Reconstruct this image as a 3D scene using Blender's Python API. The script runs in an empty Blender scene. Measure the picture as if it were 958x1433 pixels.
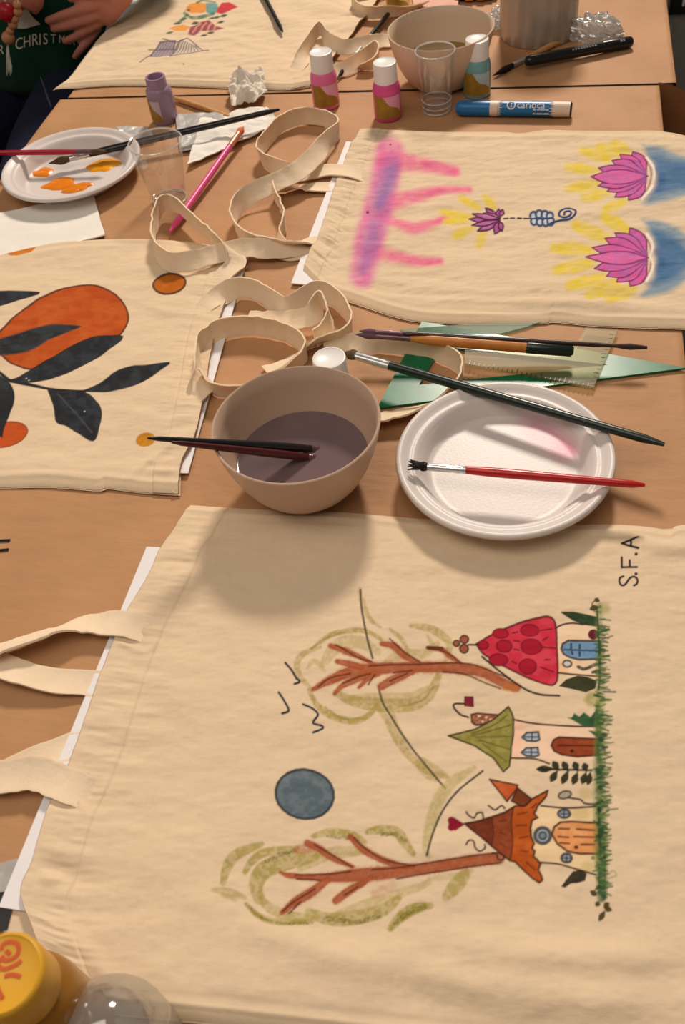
import bpy, bmesh, math, random
import numpy as np
from mathutils import Vector, Matrix
from mathutils.bvhtree import BVHTree

SC = bpy.context.scene
COL = SC.collection
rng = np.random.default_rng(7)
random.seed(7)
PI = math.pi
TZ = 0.75                    # height of the table tops above the floor

# ------------------------------------------------------------------ camera
F_PX, CX, CY, CAM_H = 1320.0, 479.0, 716.5, 0.62
a_ = np.array([830 - CX, -860 - CY, F_PX])
c0_ = -586.5 + 0.024 * 24
X_ = -(F_PX ** 2 + a_[1] * c0_) / (a_[0] + a_[1] * -0.024)
h_ = -np.array([X_, c0_ - 0.024 * X_, F_PX])
AX_H = h_ / np.linalg.norm(h_)
AX_D = a_ / np.linalg.norm(a_)
AX_U = np.cross(AX_H, AX_D)
AX = np.array([AX_H, AX_D, AX_U])           # rows: world x, y, z in camera (right, down, forward) terms
CAM = np.array([0, 0, TZ + CAM_H])
cd = bpy.data.cameras.new('camera')
cam = bpy.data.objects.new('camera', cd)
COL.objects.link(cam)
M3 = Matrix([[AX[i][0], -AX[i][1], -AX[i][2]] for i in range(3)])
cam.matrix_world = Matrix.Translation(CAM.tolist()) @ M3.to_4x4()
cd.sensor_fit = 'VERTICAL'; cd.sensor_height = 24.0
cd.lens = F_PX / 1433.0 * 24.0
cd.clip_start = 0.01
cd.dof.use_dof = True; cd.dof.focus_distance = 0.95; cd.dof.aperture_fstop = 8.0
SC.camera = cam

def ray(px, py):
    r = np.array([px - CX, py - CY, F_PX]); return AX @ r
def W(px, py, z=0.0):
    """point of the place seen at that pixel, z above the table top"""
    r = ray(px, py); t = (z - CAM_H) / r[2]
    p = r * t; return np.array([p[0], p[1], TZ + z])
def VY(px, py, Y):
    r = ray(px, py); t = Y / r[1]
    return np.array([r[0] * t, Y, TZ + CAM_H + r[2] * t])
def pix(p):
    p = np.asarray(p, float); v = p - CAM
    c = v @ AX
    return CX + F_PX * c[..., 0] / c[..., 2], CY + F_PX * c[..., 1] / c[..., 2]

# ------------------------------------------------------------------ colour, materials
def lin1(c):
    c = c / 255.0
    return c / 12.92 if c <= 0.04045 else ((c + 0.055) / 1.055) ** 2.4
def L(rgb): return tuple(lin1(c) for c in rgb)
def L4(rgb): return L(rgb) + (1.0,)

def mat(name, rgb, rough=0.6, spec=0.4, metal=0.0, noise=None, bump=None, attr=False, trans=0.0, ior=1.45, coat=0.0, sheen=0.0, sub=0.0):
    """procedural principled material; noise=(scale, amount, rgb2), bump=[(scale, strength, distance, stretch)]"""
    m = bpy.data.materials.new(name); m.use_nodes = True
    nt = m.node_tree; b = nt.nodes['Principled BSDF']
    b.inputs['Base Color'].default_value = L4(rgb)
    b.inputs['Roughness'].default_value = rough
    b.inputs['Specular IOR Level'].default_value = spec
    b.inputs['Metallic'].default_value = metal
    b.inputs['Transmission Weight'].default_value = trans
    b.inputs['IOR'].default_value = ior
    b.inputs['Coat Weight'].default_value = coat
    b.inputs['Sheen Weight'].default_value = sheen
    if sub:
        b.inputs['Subsurface Weight'].default_value = sub
        b.inputs['Subsurface Scale'].default_value = 0.004
    tc = nt.nodes.new('ShaderNodeTexCoord')
    colout = None
    if attr:
        at = nt.nodes.new('ShaderNodeAttribute'); at.attribute_name = 'paint'
        colout = at.outputs['Color']; nt.links.new(colout, b.inputs['Base Color'])
    if noise:
        s, amt, rgb2 = noise
        n = nt.nodes.new('ShaderNodeTexNoise'); n.inputs['Scale'].default_value = s; n.inputs['Detail'].default_value = 6
        nt.links.new(tc.outputs['Object'], n.inputs['Vector'])
        r = nt.nodes.new('ShaderNodeMapRange'); r.inputs[1].default_value = 0.35; r.inputs[2].default_value = 0.65; r.inputs[4].default_value = amt
        nt.links.new(n.outputs['Fac'], r.inputs[0])
        mx = nt.nodes.new('ShaderNodeMix'); mx.data_type = 'RGBA'
        nt.links.new(r.outputs[0], mx.inputs[0])
        if colout: nt.links.new(colout, mx.inputs[6])
        else: mx.inputs[6].default_value = L4(rgb)
        mx.inputs[7].default_value = L4(rgb2)
        nt.links.new(mx.outputs[2], b.inputs['Base Color'])
    prev = None
    for (s, st, dist, stretch) in (bump or []):
        mp = nt.nodes.new('ShaderNodeMapping'); mp.inputs['Scale'].default_value = stretch
        nt.links.new(tc.outputs['Object'], mp.inputs['Vector'])
        n = nt.nodes.new('ShaderNodeTexNoise'); n.inputs['Scale'].default_value = s; n.inputs['Detail'].default_value = 4
        nt.links.new(mp.outputs['Vector'], n.inputs['Vector'])
        bp = nt.nodes.new('ShaderNodeBump'); bp.inputs['Strength'].default_value = st; bp.inputs['Distance'].default_value = dist
        nt.links.new(n.outputs['Fac'], bp.inputs['Height'])
        if prev: nt.links.new(prev.outputs['Normal'], bp.inputs['Normal'])
        nt.links.new(bp.outputs['Normal'], b.inputs['Normal'])
        prev = bp
    return m

def clear_mat(name, tint=(250, 252, 252), base=0.06, edge=0.6, rough=0.05, frost=0.0, frost_rgb=(235, 235, 230)):
    """thin clear plastic: transparent plus a fresnel gloss, a little milky where frost > 0"""
    m = bpy.data.materials.new(name); m.use_nodes = True
    nt = m.node_tree; nt.nodes.clear()
    out = nt.nodes.new('ShaderNodeOutputMaterial')
    tr = nt.nodes.new('ShaderNodeBsdfTransparent'); tr.inputs[0].default_value = L4(tint)
    gl = nt.nodes.new('ShaderNodeBsdfGlossy'); gl.inputs['Roughness'].default_value = rough
    df = nt.nodes.new('ShaderNodeBsdfDiffuse'); df.inputs[0].default_value = L4(frost_rgb)
    lw = nt.nodes.new('ShaderNodeLayerWeight'); lw.inputs['Blend'].default_value = 0.3
    mr = nt.nodes.new('ShaderNodeMapRange'); mr.inputs[3].default_value = base; mr.inputs[4].default_value = edge
    nt.links.new(lw.outputs['Facing'], mr.inputs[0])
    m0 = nt.nodes.new('ShaderNodeMixShader'); m0.inputs[0].default_value = frost
    nt.links.new(tr.outputs[0], m0.inputs[1]); nt.links.new(df.outputs[0], m0.inputs[2])
    m1 = nt.nodes.new('ShaderNodeMixShader')
    nt.links.new(mr.outputs[0], m1.inputs[0]); nt.links.new(m0.outputs[0], m1.inputs[1]); nt.links.new(gl.outputs[0], m1.inputs[2])
    nt.links.new(m1.outputs[0], out.inputs[0])
    return m

COTTON = (224, 199, 166)
M = {}
M['cotton_paint'] = mat('cotton_painted', COTTON, 0.9, 0.15, attr=True, bump=[(1300, .25, .0006, (1, 1, 1)), (60, .25, .002, (1, 2.2, 1))], sheen=.1)
M['cotton'] = mat('cotton', COTTON, 0.9, 0.15, noise=(60, .35, (212, 184, 151)), bump=[(1300, .25, .0006, (1, 1, 1)), (90, .35, .002, (1, 1, 1))], sheen=.1)
M['cotton_tape'] = mat('cotton_tape', (238, 215, 184), 0.9, 0.15, noise=(60, .3, (228, 202, 168)), bump=[(1300, .3, .0006, (1, 1, 1)), (120, .35, .002, (1, 1, 1))], sheen=.1)
M['kraft'] = mat('kraft_paper', (187, 140, 98), 0.62, 0.3, noise=(9, .8, (174, 128, 87)), bump=[(7, .45, .014, (1, 1, 1)), (26, .25, .007, (.7, 2, 1)), (900, .1, .0005, (1, 1, 1))])
M['kraft_shaded'] = mat('kraft_paper_shaded', (150, 98, 62), 0.7, 0.2, noise=(20, .6, (132, 84, 52)), bump=[(20, .3, .004, (1, 1, 1))])  # same kraft paper, colour darkened for the shade on the hanging flap
M['card'] = mat('white_card', (236, 232, 232), 0.6, 0.3, noise=(30, .2, (226, 222, 222)))
M['paper'] = mat('white_paper', (240, 234, 224), 0.75, 0.2, noise=(25, .3, (228, 220, 208)), bump=[(70, .4, .002, (1, 1, 1))])
M['foil'] = mat('silver_foil', (226, 222, 218), 0.3, 0.6, 0.35, noise=(90, .5, (176, 172, 168)), bump=[(60, .6, .004, (1, 1, 1))])
M['bowl'] = mat('bowl_plastic', (196, 166, 144), 0.42, 0.45, noise=(200, .25, (186, 155, 132)))
M['bowl_warm'] = mat('bowl_plastic_light', (214, 188, 162), 0.42, 0.45, noise=(200, .25, (204, 176, 150)))
M['plate'] = mat('plate_plastic', (216, 206, 200), 0.38, 0.4, attr=True, bump=[(420, .22, .0006, (1, 1, 1))])
M['tabletop'] = mat('table_laminate', (150, 130, 110), 0.5, 0.3, noise=(12, .5, (130, 110, 92)))
M['steel'] = mat('table_steel', (90, 90, 92), 0.35, 0.5, 0.9, noise=(80, .3, (70, 70, 72)))
M['ferrule'] = mat('ferrule_metal', (214, 212, 210), 0.25, 0.5, 0.85, noise=(300, .3, (170, 168, 166)))
M['ferrule_dark'] = mat('ferrule_purplish', (120, 92, 100), 0.3, 0.5, 0.6, noise=(300, .4, (86, 62, 70)))
M['copper'] = mat('ferrule_copper', (226, 150, 112), 0.3, 0.5, 0.5, noise=(300, .3, (200, 120, 90)))
M['black_lacquer'] = mat('black_lacquer', (22, 22, 22), 0.25, 0.5, noise=(200, .2, (34, 34, 34)))
M['green_black'] = mat('dark_green_lacquer', (20, 38, 30), 0.28, 0.5, noise=(200, .2, (28, 44, 36)))
M['red_lacquer'] = mat('red_lacquer', (186, 24, 22), 0.25, 0.5, noise=(200, .25, (160, 16, 18)))
M['crimson'] = mat('crimson_lacquer', (170, 24, 50), 0.3, 0.5, noise=(200, .2, (150, 18, 42)))
M['maroon'] = mat('maroon_lacquer', (70, 16, 18), 0.3, 0.5, noise=(200, .3, (52, 12, 14)))
M['brown_lacquer'] = mat('dark_brown_lacquer', (60, 34, 28), 0.3, 0.5, noise=(200, .3, (44, 24, 20)))
M['pink_lacquer'] = mat('pink_lacquer', (226, 84, 146), 0.35, 0.4, noise=(200, .2, (210, 70, 130)))
M['wood'] = mat('plain_wood', (208, 156, 98), 0.5, 0.3, noise=(150, .6, (186, 130, 76)))
M['orange_wood'] = mat('varnished_wood', (206, 132, 58), 0.35, 0.4, noise=(150, .5, (180, 108, 42)))
M['bristle_black'] = mat('bristle_black', (28, 24, 24), 0.7, 0.2, noise=(900, .5, (48, 42, 40)))
M['bristle_brown'] = mat('bristle_brown', (96, 76, 50), 0.7, 0.2, noise=(900, .6, (60, 46, 30)))
M['bristle_mauve'] = mat('bristle_mauve', (120, 88, 100), 0.7, 0.2, noise=(900, .5, (92, 64, 74)))
M['bristle_orange'] = mat('bristle_orange', (226, 128, 84), 0.7, 0.2, noise=(900, .5, (200, 100, 70)))
M['clear'] = clear_mat('clear_plastic', tint=(254, 254, 254), base=.03, edge=.30, frost=.03)
M['clear_rim_glint'] = clear_mat('clear_plastic_rim_glint', base=.15, edge=.5, frost=.42, frost_rgb=(250, 248, 244))  # white frost stands in for the bright highlights along cup rims and rings
M['clear_dome'] = clear_mat('clear_dome_plastic', tint=(236, 232, 224), base=.16, edge=.6, rough=.06, frost=.16)
M['clear_ruler'] = clear_mat('clear_ruler_plastic', tint=(240, 240, 226), base=.0, edge=.06, rough=.4, frost=.20, frost_rgb=(180, 168, 124))
M['pale_ruler'] = clear_mat('pale_green_ruler_plastic', tint=(225, 240, 228), base=.0, edge=.06, rough=.4, frost=.34, frost_rgb=(150, 162, 136))
M['bucket'] = clear_mat('milky_plastic', tint=(240, 234, 224), base=.08, edge=.4, rough=.2, frost=.55, frost_rgb=(206, 192, 176))
M['green_plastic'] = mat('green_plastic', (16, 116, 72), 0.3, 0.5, noise=(60, .5, (8, 84, 52)))
M['floor'] = mat('floor_vinyl', (140, 130, 120), 0.55, 0.3, noise=(3, .5, (126, 117, 108)))
M['wall'] = mat('wall_paint', (205, 198, 186), 0.85, 0.2, noise=(2, .3, (196, 188, 176)))

# ------------------------------------------------------------------ objects
def empty(name, loc, label, cat, group=None):
    o = bpy.data.objects.new(name, None); COL.objects.link(o)
    o.location = Vector([float(c) for c in loc]); o.empty_display_size = .02
    tag(o, label, cat, group); return o
def tag(o, label, cat, group=None):
    o['label'] = label; o['category'] = cat
    if group: o['group'] = group
    return o
def link(name, verts, faces, m, parent=None, smooth=True, mats=None, midx=None, origin=None):
    """one mesh object from world-space vertices; its origin is its parent's base (or its own base)"""
    verts = np.asarray(verts, float)
    if parent is not None:
        org = np.zeros(3); p = parent
        while p is not None: org = org + np.array(p.location); p = p.parent
        loc = Vector((0, 0, 0))
    else:
        org = np.array(origin if origin is not None else [(verts[:, 0].min() + verts[:, 0].max()) / 2, (verts[:, 1].min() + verts[:, 1].max()) / 2, verts[:, 2].min()])
        loc = Vector(org.tolist())
    me = bpy.data.meshes.new(name)
    if isinstance(faces, np.ndarray):
        nf, k = faces.shape
        me.vertices.add(len(verts)); me.vertices.foreach_set('co', (verts - org).ravel())
        me.loops.add(nf * k); me.loops.foreach_set('vertex_index', faces.ravel().astype(np.int32))
        me.polygons.add(nf); me.polygons.foreach_set('loop_start', np.arange(0, nf * k, k, dtype=np.int32))
        me.update(calc_edges=True)
    else:
        me.from_pydata((verts - org).tolist(), [], [list(f) for f in faces]); me.update()
    for mm in (mats or [m]): me.materials.append(mm)
    if midx is not None: me.polygons.foreach_set('material_index', np.asarray(midx, np.int32))
    me.polygons.foreach_set('use_smooth', np.full(len(me.polygons), smooth))
    o = bpy.data.objects.new(name, me); COL.objects.link(o)
    o.location = loc
    if parent is not None: o.parent = parent
    return o
def autosmooth(o, ang=40):
    me = o.data
    try: me.set_sharp_from_angle(angle=math.radians(ang))
    except Exception: pass
    return o
def recalc(o):
    bm = bmesh.new(); bm.from_mesh(o.data); bmesh.ops.recalc_face_normals(bm, faces=bm.faces); bm.to_mesh(o.data); bm.free(); return o

class MB:
    """collects shapes for ONE mesh"""
    def __init__(s): s.v = []; s.f = []; s.m = []
    def add(s, v, f, mi=0):
        k = len(s.v); s.v += [tuple(map(float, p)) for p in v]; s.f += [tuple(i + k for i in q) for q in f]; s.m += [mi] * len(f)
    def box(s, lo, hi, mi=0):
        x0, y0, z0 = lo; x1, y1, z1 = hi
        v = [(x0, y0, z0), (x1, y0, z0), (x1, y1, z0), (x0, y1, z0), (x0, y0, z1), (x1, y0, z1), (x1, y1, z1), (x0, y1, z1)]
        s.add(v, [(0, 3, 2, 1), (4, 5, 6, 7), (0, 1, 5, 4), (1, 2, 6, 5), (2, 3, 7, 6), (3, 0, 4, 7)], mi)
    def tube(s, pts, rad, n=14, mi=0, sx=1.0, sy=1.0, up=None, caps=True):
        """swept tube through pts with radius per point; sx, sy flatten the section"""
        P = np.asarray(pts, float); k = len(P)
        R = np.full(k, rad, float) if np.isscalar(rad) else np.asarray(rad, float)
        T = np.gradient(P, axis=0); T /= np.linalg.norm(T, axis=1)[:, None] + 1e-12
        u = np.array(up if up is not None else (0, 0, 1), float)
        if abs(T[0] @ u) > .95 * np.linalg.norm(u): u = np.array((0, 1, 0.))
        rings = []
        for i in range(k):
            a = np.cross(T[i], u); a /= np.linalg.norm(a) + 1e-12; b = np.cross(a, T[i]); b /= np.linalg.norm(b) + 1e-12
            th = np.arange(n) * 2 * PI / n
            rings.append(P[i] + R[i] * (sx * np.cos(th)[:, None] * a + sy * np.sin(th)[:, None] * b))
            u = b
        v = np.concatenate(rings); f = []
        for i in range(k - 1):
            for j in range(n):
                f.append((i * n + j, i * n + (j + 1) % n, (i + 1) * n + (j + 1) % n, (i + 1) * n + j))
        if caps: f.append(tuple(range(n))[::-1]); f.append(tuple((k - 1) * n + j for j in range(n)))
        s.add(v, f, mi)
    def lathe(s, prof, c, n=64, mi=0, axis=None):
        """prof [(r, z)] spun about the vertical through c (or about axis)"""
        c = np.asarray(c, float)
        if axis is None: ex, ey, ez = np.eye(3)
        else:
            ez = np.asarray(axis, float); ez /= np.linalg.norm(ez)
            ex = np.cross((0, 1, 0.), ez); ex /= np.linalg.norm(ex); ey = np.cross(ez, ex)
        th = np.arange(n) * 2 * PI / n; v = []; f = []; idx = []
        for r, z in prof:
            if r < 1e-6: idx.append([len(v)]); v.append(c + ez * z)
            else:
                idx.append(list(range(len(v), len(v) + n)))
                for t in th: v.append(c + r * math.cos(t) * ex + r * math.sin(t) * ey + ez * z)
        for a, b in zip(idx[:-1], idx[1:]):
            for j in range(n):
                k = (j + 1) % n
                if len(a) == 1 and len(b) == 1: continue
                if len(a) == 1: f.append((a[0], b[j], b[k])[::-1])
                elif len(b) == 1: f.append((a[j], a[k], b[0]))
                else: f.append((a[j], a[k], b[k], b[j]))
        s.add(v, f, mi)
    def slab(s, poly, z0, z1, mi=0):
        """extruded polygon: poly [(x, y)], heights z0..z1"""
        n = len(poly)
        v = [(x, y, z0) for x, y in poly] + [(x, y, z1) for x, y in poly]
        f = [tuple(range(n))[::-1], tuple(range(n, 2 * n))] + [(i, (i + 1) % n, n + (i + 1) % n, n + i) for i in range(n)]
        s.add(v, f, mi)
    def ball(s, c, r, n=16, mi=0, sc=(1, 1, 1)):
        prof = [(r * math.sin(t), -r * math.cos(t)) for t in np.linspace(0, PI, n // 2 + 1)]
        prof[0] = (0, -r); prof[-1] = (0, r)
        b = MB(); b.lathe(prof, (0, 0, 0), n)
        s.add([np.array(p) * sc + np.asarray(c) for p in b.v], b.f, mi)
    def build(s, name, m, parent=None, smooth=True, mats=None, sharp=40):
        o = link(name, s.v, s.f, m, parent, smooth, mats, s.m if mats else None)
        recalc(o)
        if smooth and sharp: autosmooth(o, sharp)
        return o

def crom(pts, n):
    """Catmull-Rom through pts (any dimension), n samples evenly by length"""
    P = np.asarray(pts, float)
    if len(P) == 2:
        t = np.linspace(0, 1, n)[:, None]; return P[0] * (1 - t) + P[1] * t
    Q = np.vstack([2 * P[0] - P[1], P, 2 * P[-1] - P[-2]]); out = []
    for i in range(1, len(Q) - 2):
        t = np.linspace(0, 1, 24, endpoint=False)[:, None]
        p0, p1, p2, p3 = Q[i - 1], Q[i], Q[i + 1], Q[i + 2]
        out.append(.5 * (2 * p1 + (p2 - p0) * t + (2 * p0 - 5 * p1 + 4 * p2 - p3) * t ** 2 + (3 * p1 - p0 - 3 * p2 + p3) * t ** 3))
    D = np.vstack(out + [P[-1:]])
    s = np.concatenate([[0], np.cumsum(np.linalg.norm(np.diff(D[:, :3], axis=0), axis=1))])
    u = np.linspace(0, s[-1], n)
    return np.stack([np.interp(u, s, D[:, k]) for k in range(D.shape[1])], 1)

_T = rng.random((256, 256))
def vnoise(x, y, seed=0):
    x = np.asarray(x, float) + seed * 17.31; y = np.asarray(y, float) + seed * 9.77
    xi = np.floor(x).astype(int); yi = np.floor(y).astype(int)
    fx = x - xi; fy = y - yi; fx = fx * fx * (3 - 2 * fx); fy = fy * fy * (3 - 2 * fy)
    g = lambda a, b: _T[a & 255, b & 255]
    return (g(xi, yi) * (1 - fx) + g(xi + 1, yi) * fx) * (1 - fy) + (g(xi, yi + 1) * (1 - fx) + g(xi + 1, yi + 1) * fx) * fy
def fbm(x, y, seed=0, o=3):
    s = 0; a = .5
    for k in range(o): s = s + a * vnoise(x * 2 ** k, y * 2 ** k, seed + k); a *= .5
    return s / (1 - .5 ** o)
def sstep(a, b, x):
    t = np.clip((x - a) / (b - a), 0, 1); return t * t * (3 - 2 * t)

# ------------------------------------------------------------------ painting on cloth: pigment colours held per vertex
class Canvas:
    def __init__(s, x, y, base):
        s.x = x; s.y = y; s.c = np.tile(np.array(L(base)), (len(x), 1))
    def sel(s, P, pad):
        P = np.asarray(P, float)
        return np.nonzero((s.x > P[:, 0].min() - pad) & (s.x < P[:, 0].max() + pad) & (s.y > P[:, 1].min() - pad) & (s.y < P[:, 1].max() + pad))[0]
    def mix(s, i, rgb, a):
        a = np.clip(a, 0, 1)[:, None]; s.c[i] = s.c[i] * (1 - a) + np.array(L(rgb)) * a
    def seg(s, i, P, wd):
        x, y = s.x[i], s.y[i]; best = np.full(len(i), 1e9); tt = np.zeros(len(i))
        n = len(P)
        for k in range(n - 1):
            ax, ay = P[k]; bx, by = P[k + 1]; dx, dy = bx - ax, by - ay
            t = np.clip(((x - ax) * dx + (y - ay) * dy) / (dx * dx + dy * dy + 1e-9), 0, 1)
            d = np.hypot(x - ax - t * dx, y - ay - t * dy) - (wd[k] * (1 - t) + wd[k + 1] * t) / 2
            m = d < best; best[m] = d[m]; tt[m] = (k + t[m]) / (n - 1)
        return best, tt
    def line(s, pts, w, rgb, a=1.0, soft=1.0, dry=0.0, smooth=True, taper=0.0, seed=1, grain=6):
        if not hasattr(w, '__len__') and w <= 2.4: w = w * 1.3
        P = crom(pts, max(8, 5 * len(pts))) if smooth and len(pts) > 2 else np.asarray(pts, float)
        if len(P) == 2: P = crom(P, 6)
        wd = np.interp(np.linspace(0, 1, len(P)), np.linspace(0, 1, len(w)), w) if hasattr(w, '__len__') else np.full(len(P), float(w))
        if taper: wd = wd * (1 - taper * np.abs(np.linspace(-1, 1, len(P))) ** 2)
        i = s.sel(P, max(wd) + soft * 2)
        if not len(i): return
        d, t = s.seg(i, P, wd)
        al = 1 - sstep(-soft, soft, d)
        if dry: al = al * (1 - dry + dry * sstep(.35, .62, fbm(s.x[i] / grain, s.y[i] / grain, seed)))
        s.mix(i, rgb, al * a)
    def poly(s, pts, rgb, a=1.0, soft=1.0, smooth=False, line=None, lw=2.0, vary=None, dry=0.0, seed=3, grain=8):
        P = np.asarray(pts, float)
        if smooth: P = crom(np.vstack([P, P[:1]]), 6 * len(P))[:-1]
        i = s.sel(P, soft * 2 + lw)
        if not len(i): return
        x, y = s.x[i], s.y[i]; Q = np.vstack([P, P[:1]])
        d, _ = s.seg(i, Q, np.zeros(len(Q)))
        ins = np.zeros(len(i), bool)
        for k in range(len(P)):
            (ax, ay), (bx, by) = Q[k], Q[k + 1]
            c = ((ay > y) != (by > y)) & (x < (bx - ax) * (y - ay) / (by - ay + 1e-12) + ax); ins ^= c
        sd = np.where(ins, -d, d)
        al = 1 - sstep(-soft, soft, sd)
        if dry: al = al * (1 - dry + dry * sstep(.3, .6, fbm(x / grain, y / grain, seed)))
        s.mix(i, rgb, al * a)
        if vary is not None:
            n = sstep(.4, .65, fbm(x / grain, y / grain, seed + 5)); s.mix(i, vary, al * a * n * .6)
        lw = lw * 1.2
        if line is not None: s.mix(i, line, (1 - sstep(lw / 2 - .7, lw / 2 + .7, np.abs(sd))) * .92)
    def ell(s, cx, cy, rx, ry, rgb, rot=0, **k):
        t = np.linspace(0, 2 * PI, 22, endpoint=False); r = math.radians(rot)
        p = [(cx + rx * math.cos(q) * math.cos(r) - ry * math.sin(q) * math.sin(r), cy + rx * math.cos(q) * math.sin(r) + ry * math.sin(q) * math.cos(r)) for q in t]
        s.poly(p, rgb, **k)
    def petal(s, base, tip, w, rgb, line=None, lw=1.6, a=1.0, vary=None, soft=.8, peak=.5):
        b = np.asarray(base, float); t = np.asarray(tip, float); d = t - b; n = np.array([-d[1], d[0]]); n /= np.linalg.norm(n) + 1e-9
        pts = []
        us = np.linspace(0, 1, 9)
        prof = np.sin(PI * us ** (math.log(.5) / math.log(peak))) ** 1.05
        for u, p in zip(us, prof): pts.append(b + d * u + n * w / 2 * p)
        for u, p in list(zip(us, prof))[-2:0:-1]: pts.append(b + d * u - n * w / 2 * p)
        s.poly(pts, rgb, a=a, line=line, lw=lw, vary=vary, soft=soft)

def set_paint(o, cols):
    at = o.data.color_attributes.new('paint', 'FLOAT_COLOR', 'POINT')
    c = np.ones((len(cols), 4), np.float32); c[:, :3] = cols
    at.data.foreach_set('color', c.ravel())

# ------------------------------------------------------------------ tote bags
def coons(top, bot, left, right, nu, nv, zl=0.0, zr=0.0):
    cv = lambda pts, n, z=0.0: crom([W(x, y, (.0016 if i in (0, len(pts) - 1) else max(z, .0016)))[:2] for i, (x, y) in enumerate(pts)], n)
    T, B, Lf, Rt = cv(top, nu), cv(bot, nu), cv(left, nv, zl), cv(right, nv, zr)
    u = np.linspace(0, 1, nu)[None, :, None]; v = np.linspace(0, 1, nv)[:, None, None]
    S = (1 - v) * T[None] + v * B[None] + (1 - u) * Lf[:, None] + u * Rt[:, None]
    S -= (1 - u) * (1 - v) * T[0] + u * (1 - v) * T[-1] + (1 - u) * v * B[0] + u * v * B[-1]
    return S
def grid_faces(nu, nv):
    i = np.arange(nu * nv).reshape(nv, nu)
    return np.stack([i[1:, :-1], i[1:, 1:], i[:-1, 1:], i[:-1, :-1]], -1).reshape(-1, 4)

def tote(bounds, step, label, open_side, paint, lift=.0075, creases=(), amp=.0012, seed=0, hem=.042, pucker=.0012, zfun=None, wr=(14, 26), back_left=None):
    top, bot, left, right = bounds
    e = lambda c: np.sum(np.linalg.norm(np.diff(np.array([W(*p)[:2] for p in c]), axis=0), axis=1))
    nu = int(max(e(top), e(bot)) / step); nv = int(max(e(left), e(right)) / step)
    zl, zr = (lift, 0) if open_side == 'L' else (0, lift)
    S = coons(top, bot, left, right, nu, nv, zl, zr)
    X, Y = S[..., 0], S[..., 1]
    lu = (e(top) + e(bot)) / 2; lv = (e(left) + e(right)) / 2
    u = np.linspace(0, 1, nu)[None, :] * lu; v = np.linspace(0, 1, nv)[:, None] * lv
    du_open = u if open_side == 'L' else lu - u
    du_far = lu - u if open_side == 'L' else u
    ed = np.minimum(np.minimum(v, lv - v), du_far) + 0 * u
    z = .0016 + (lift - .0016) * (1 - np.exp(-ed / .007))
    inner = sstep(.004, .03, ed)
    z += inner * amp * (fbm(X * wr[0], Y * wr[1], seed) - .5) * 2.4
    z += inner * amp * .45 * (fbm(X * 40 + Y * 14, Y * 85 - X * 20, seed + 3) - .5) * 2
    # side seams: a turned edge and its stitch line
    z += .0007 * np.exp(-((ed - .009) / .0022) ** 2) - .0005 * np.exp(-((ed - .015) / .003) ** 2)
    # hem at the opening: folded double, puckered along its stitching
    z += .0009 * (1 - sstep(hem - .002, hem + .002, du_open)) - .0006 * np.exp(-((du_open - hem) / .0012) ** 2)
    z += pucker * np.exp(-((du_open - hem * .7) / (hem * .75)) ** 2) * (fbm(v * 85 + u * 6, u * 16, seed + 9) - .5) * 2.2 * inner
    px, py = pix(np.stack([X, Y, np.full_like(X, TZ + lift)], -1))
    for pts, w, hgt in creases:
        P = crom(pts, 24); Q = np.array([W(*p)[:2] for p in P]); best = np.full(X.shape, 1e9); tb = np.zeros(X.shape)
        for k in range(len(Q) - 1):
            d = Q[k + 1] - Q[k]; t = np.clip(((X - Q[k][0]) * d[0] + (Y - Q[k][1]) * d[1]) / (d @ d + 1e-12), 0, 1)
            dd = np.hypot(X - Q[k][0] - t * d[0], Y - Q[k][1] - t * d[1]); m = dd < best; best[m] = dd[m]; tb[m] = (k + t[m]) / (len(Q) - 1)
        z += hgt * np.exp(-(best / w) ** 2) * np.sin(PI * np.clip(tb, .02, .98)) ** .6 * sstep(.0, .012, ed)
    z = np.maximum(z, .0012)
    if zfun is not None: z = z + zfun(X, Y)
    top_v = np.stack([X, Y, TZ + z], -1).reshape(-1, 3)
    cen = S.reshape(-1, 2).mean(0)
    root = empty('tote_bag', (cen[0], cen[1], TZ), label, 'tote bag')
    # lip turned under along the opening
    col = 0 if open_side == 'L' else nu - 1; nx = 1 if open_side == 'L' else nu - 2
    e0 = top_v.reshape(nv, nu, 3)[:, col]; ein = top_v.reshape(nv, nu, 3)[:, nx] - e0
    ein /= np.linalg.norm(ein, axis=1)[:, None] + 1e-9
    lip1 = e0 - ein * .0006 - np.array([0, 0, .0008]); lip2 = e0 + ein * .006 - np.array([0, 0, .0016])
    lip2[:, 2] = np.maximum(lip2[:, 2], TZ + .0042 if zfun is None else -9)
    base = nu * nv
    vs = np.vstack([top_v, lip1, lip2]); fs = [grid_faces(nu, nv)]
    g = np.arange(nv) * nu + col; l1 = base + np.arange(nv); l2 = base + nv + np.arange(nv)
    for a, b in ((g, l1), (l1, l2)):
        q = np.stack([a[:-1], a[1:], b[1:], b[:-1]], -1)
        if open_side == 'L': q = q[:, ::-1]
        fs.append(q[:, ::-1])
    panel = link('front_panel', vs, np.vstack(fs), M['cotton_paint'], root)
    cv = Canvas(px.ravel(), py.ravel(), COTTON)
    n = fbm(X.ravel() * 30, Y.ravel() * 30, seed + 20); cv.c *= (0.97 + .06 * n)[:, None]
    fl = vnoise(X.ravel() * 900, Y.ravel() * 900, seed + 21); cv.c[fl > .985] *= .86          # flecks of unbleached cotton
    n2 = vnoise(X.ravel() * 500, Y.ravel() * 90, seed + 23); cv.c *= (0.985 + .03 * n2)[:, None]
    paint(cv)
    cc = np.vstack([cv.c, cv.c.reshape(nv, nu, 3)[:, col], cv.c.reshape(nv, nu, 3)[:, col]])
    set_paint(panel, cc)
    # back panel, seen as a second edge just outside the first
    B = coons(top, bot, back_left or left, right, 60, 60); Bc = B.reshape(-1, 2).mean(0)
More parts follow.
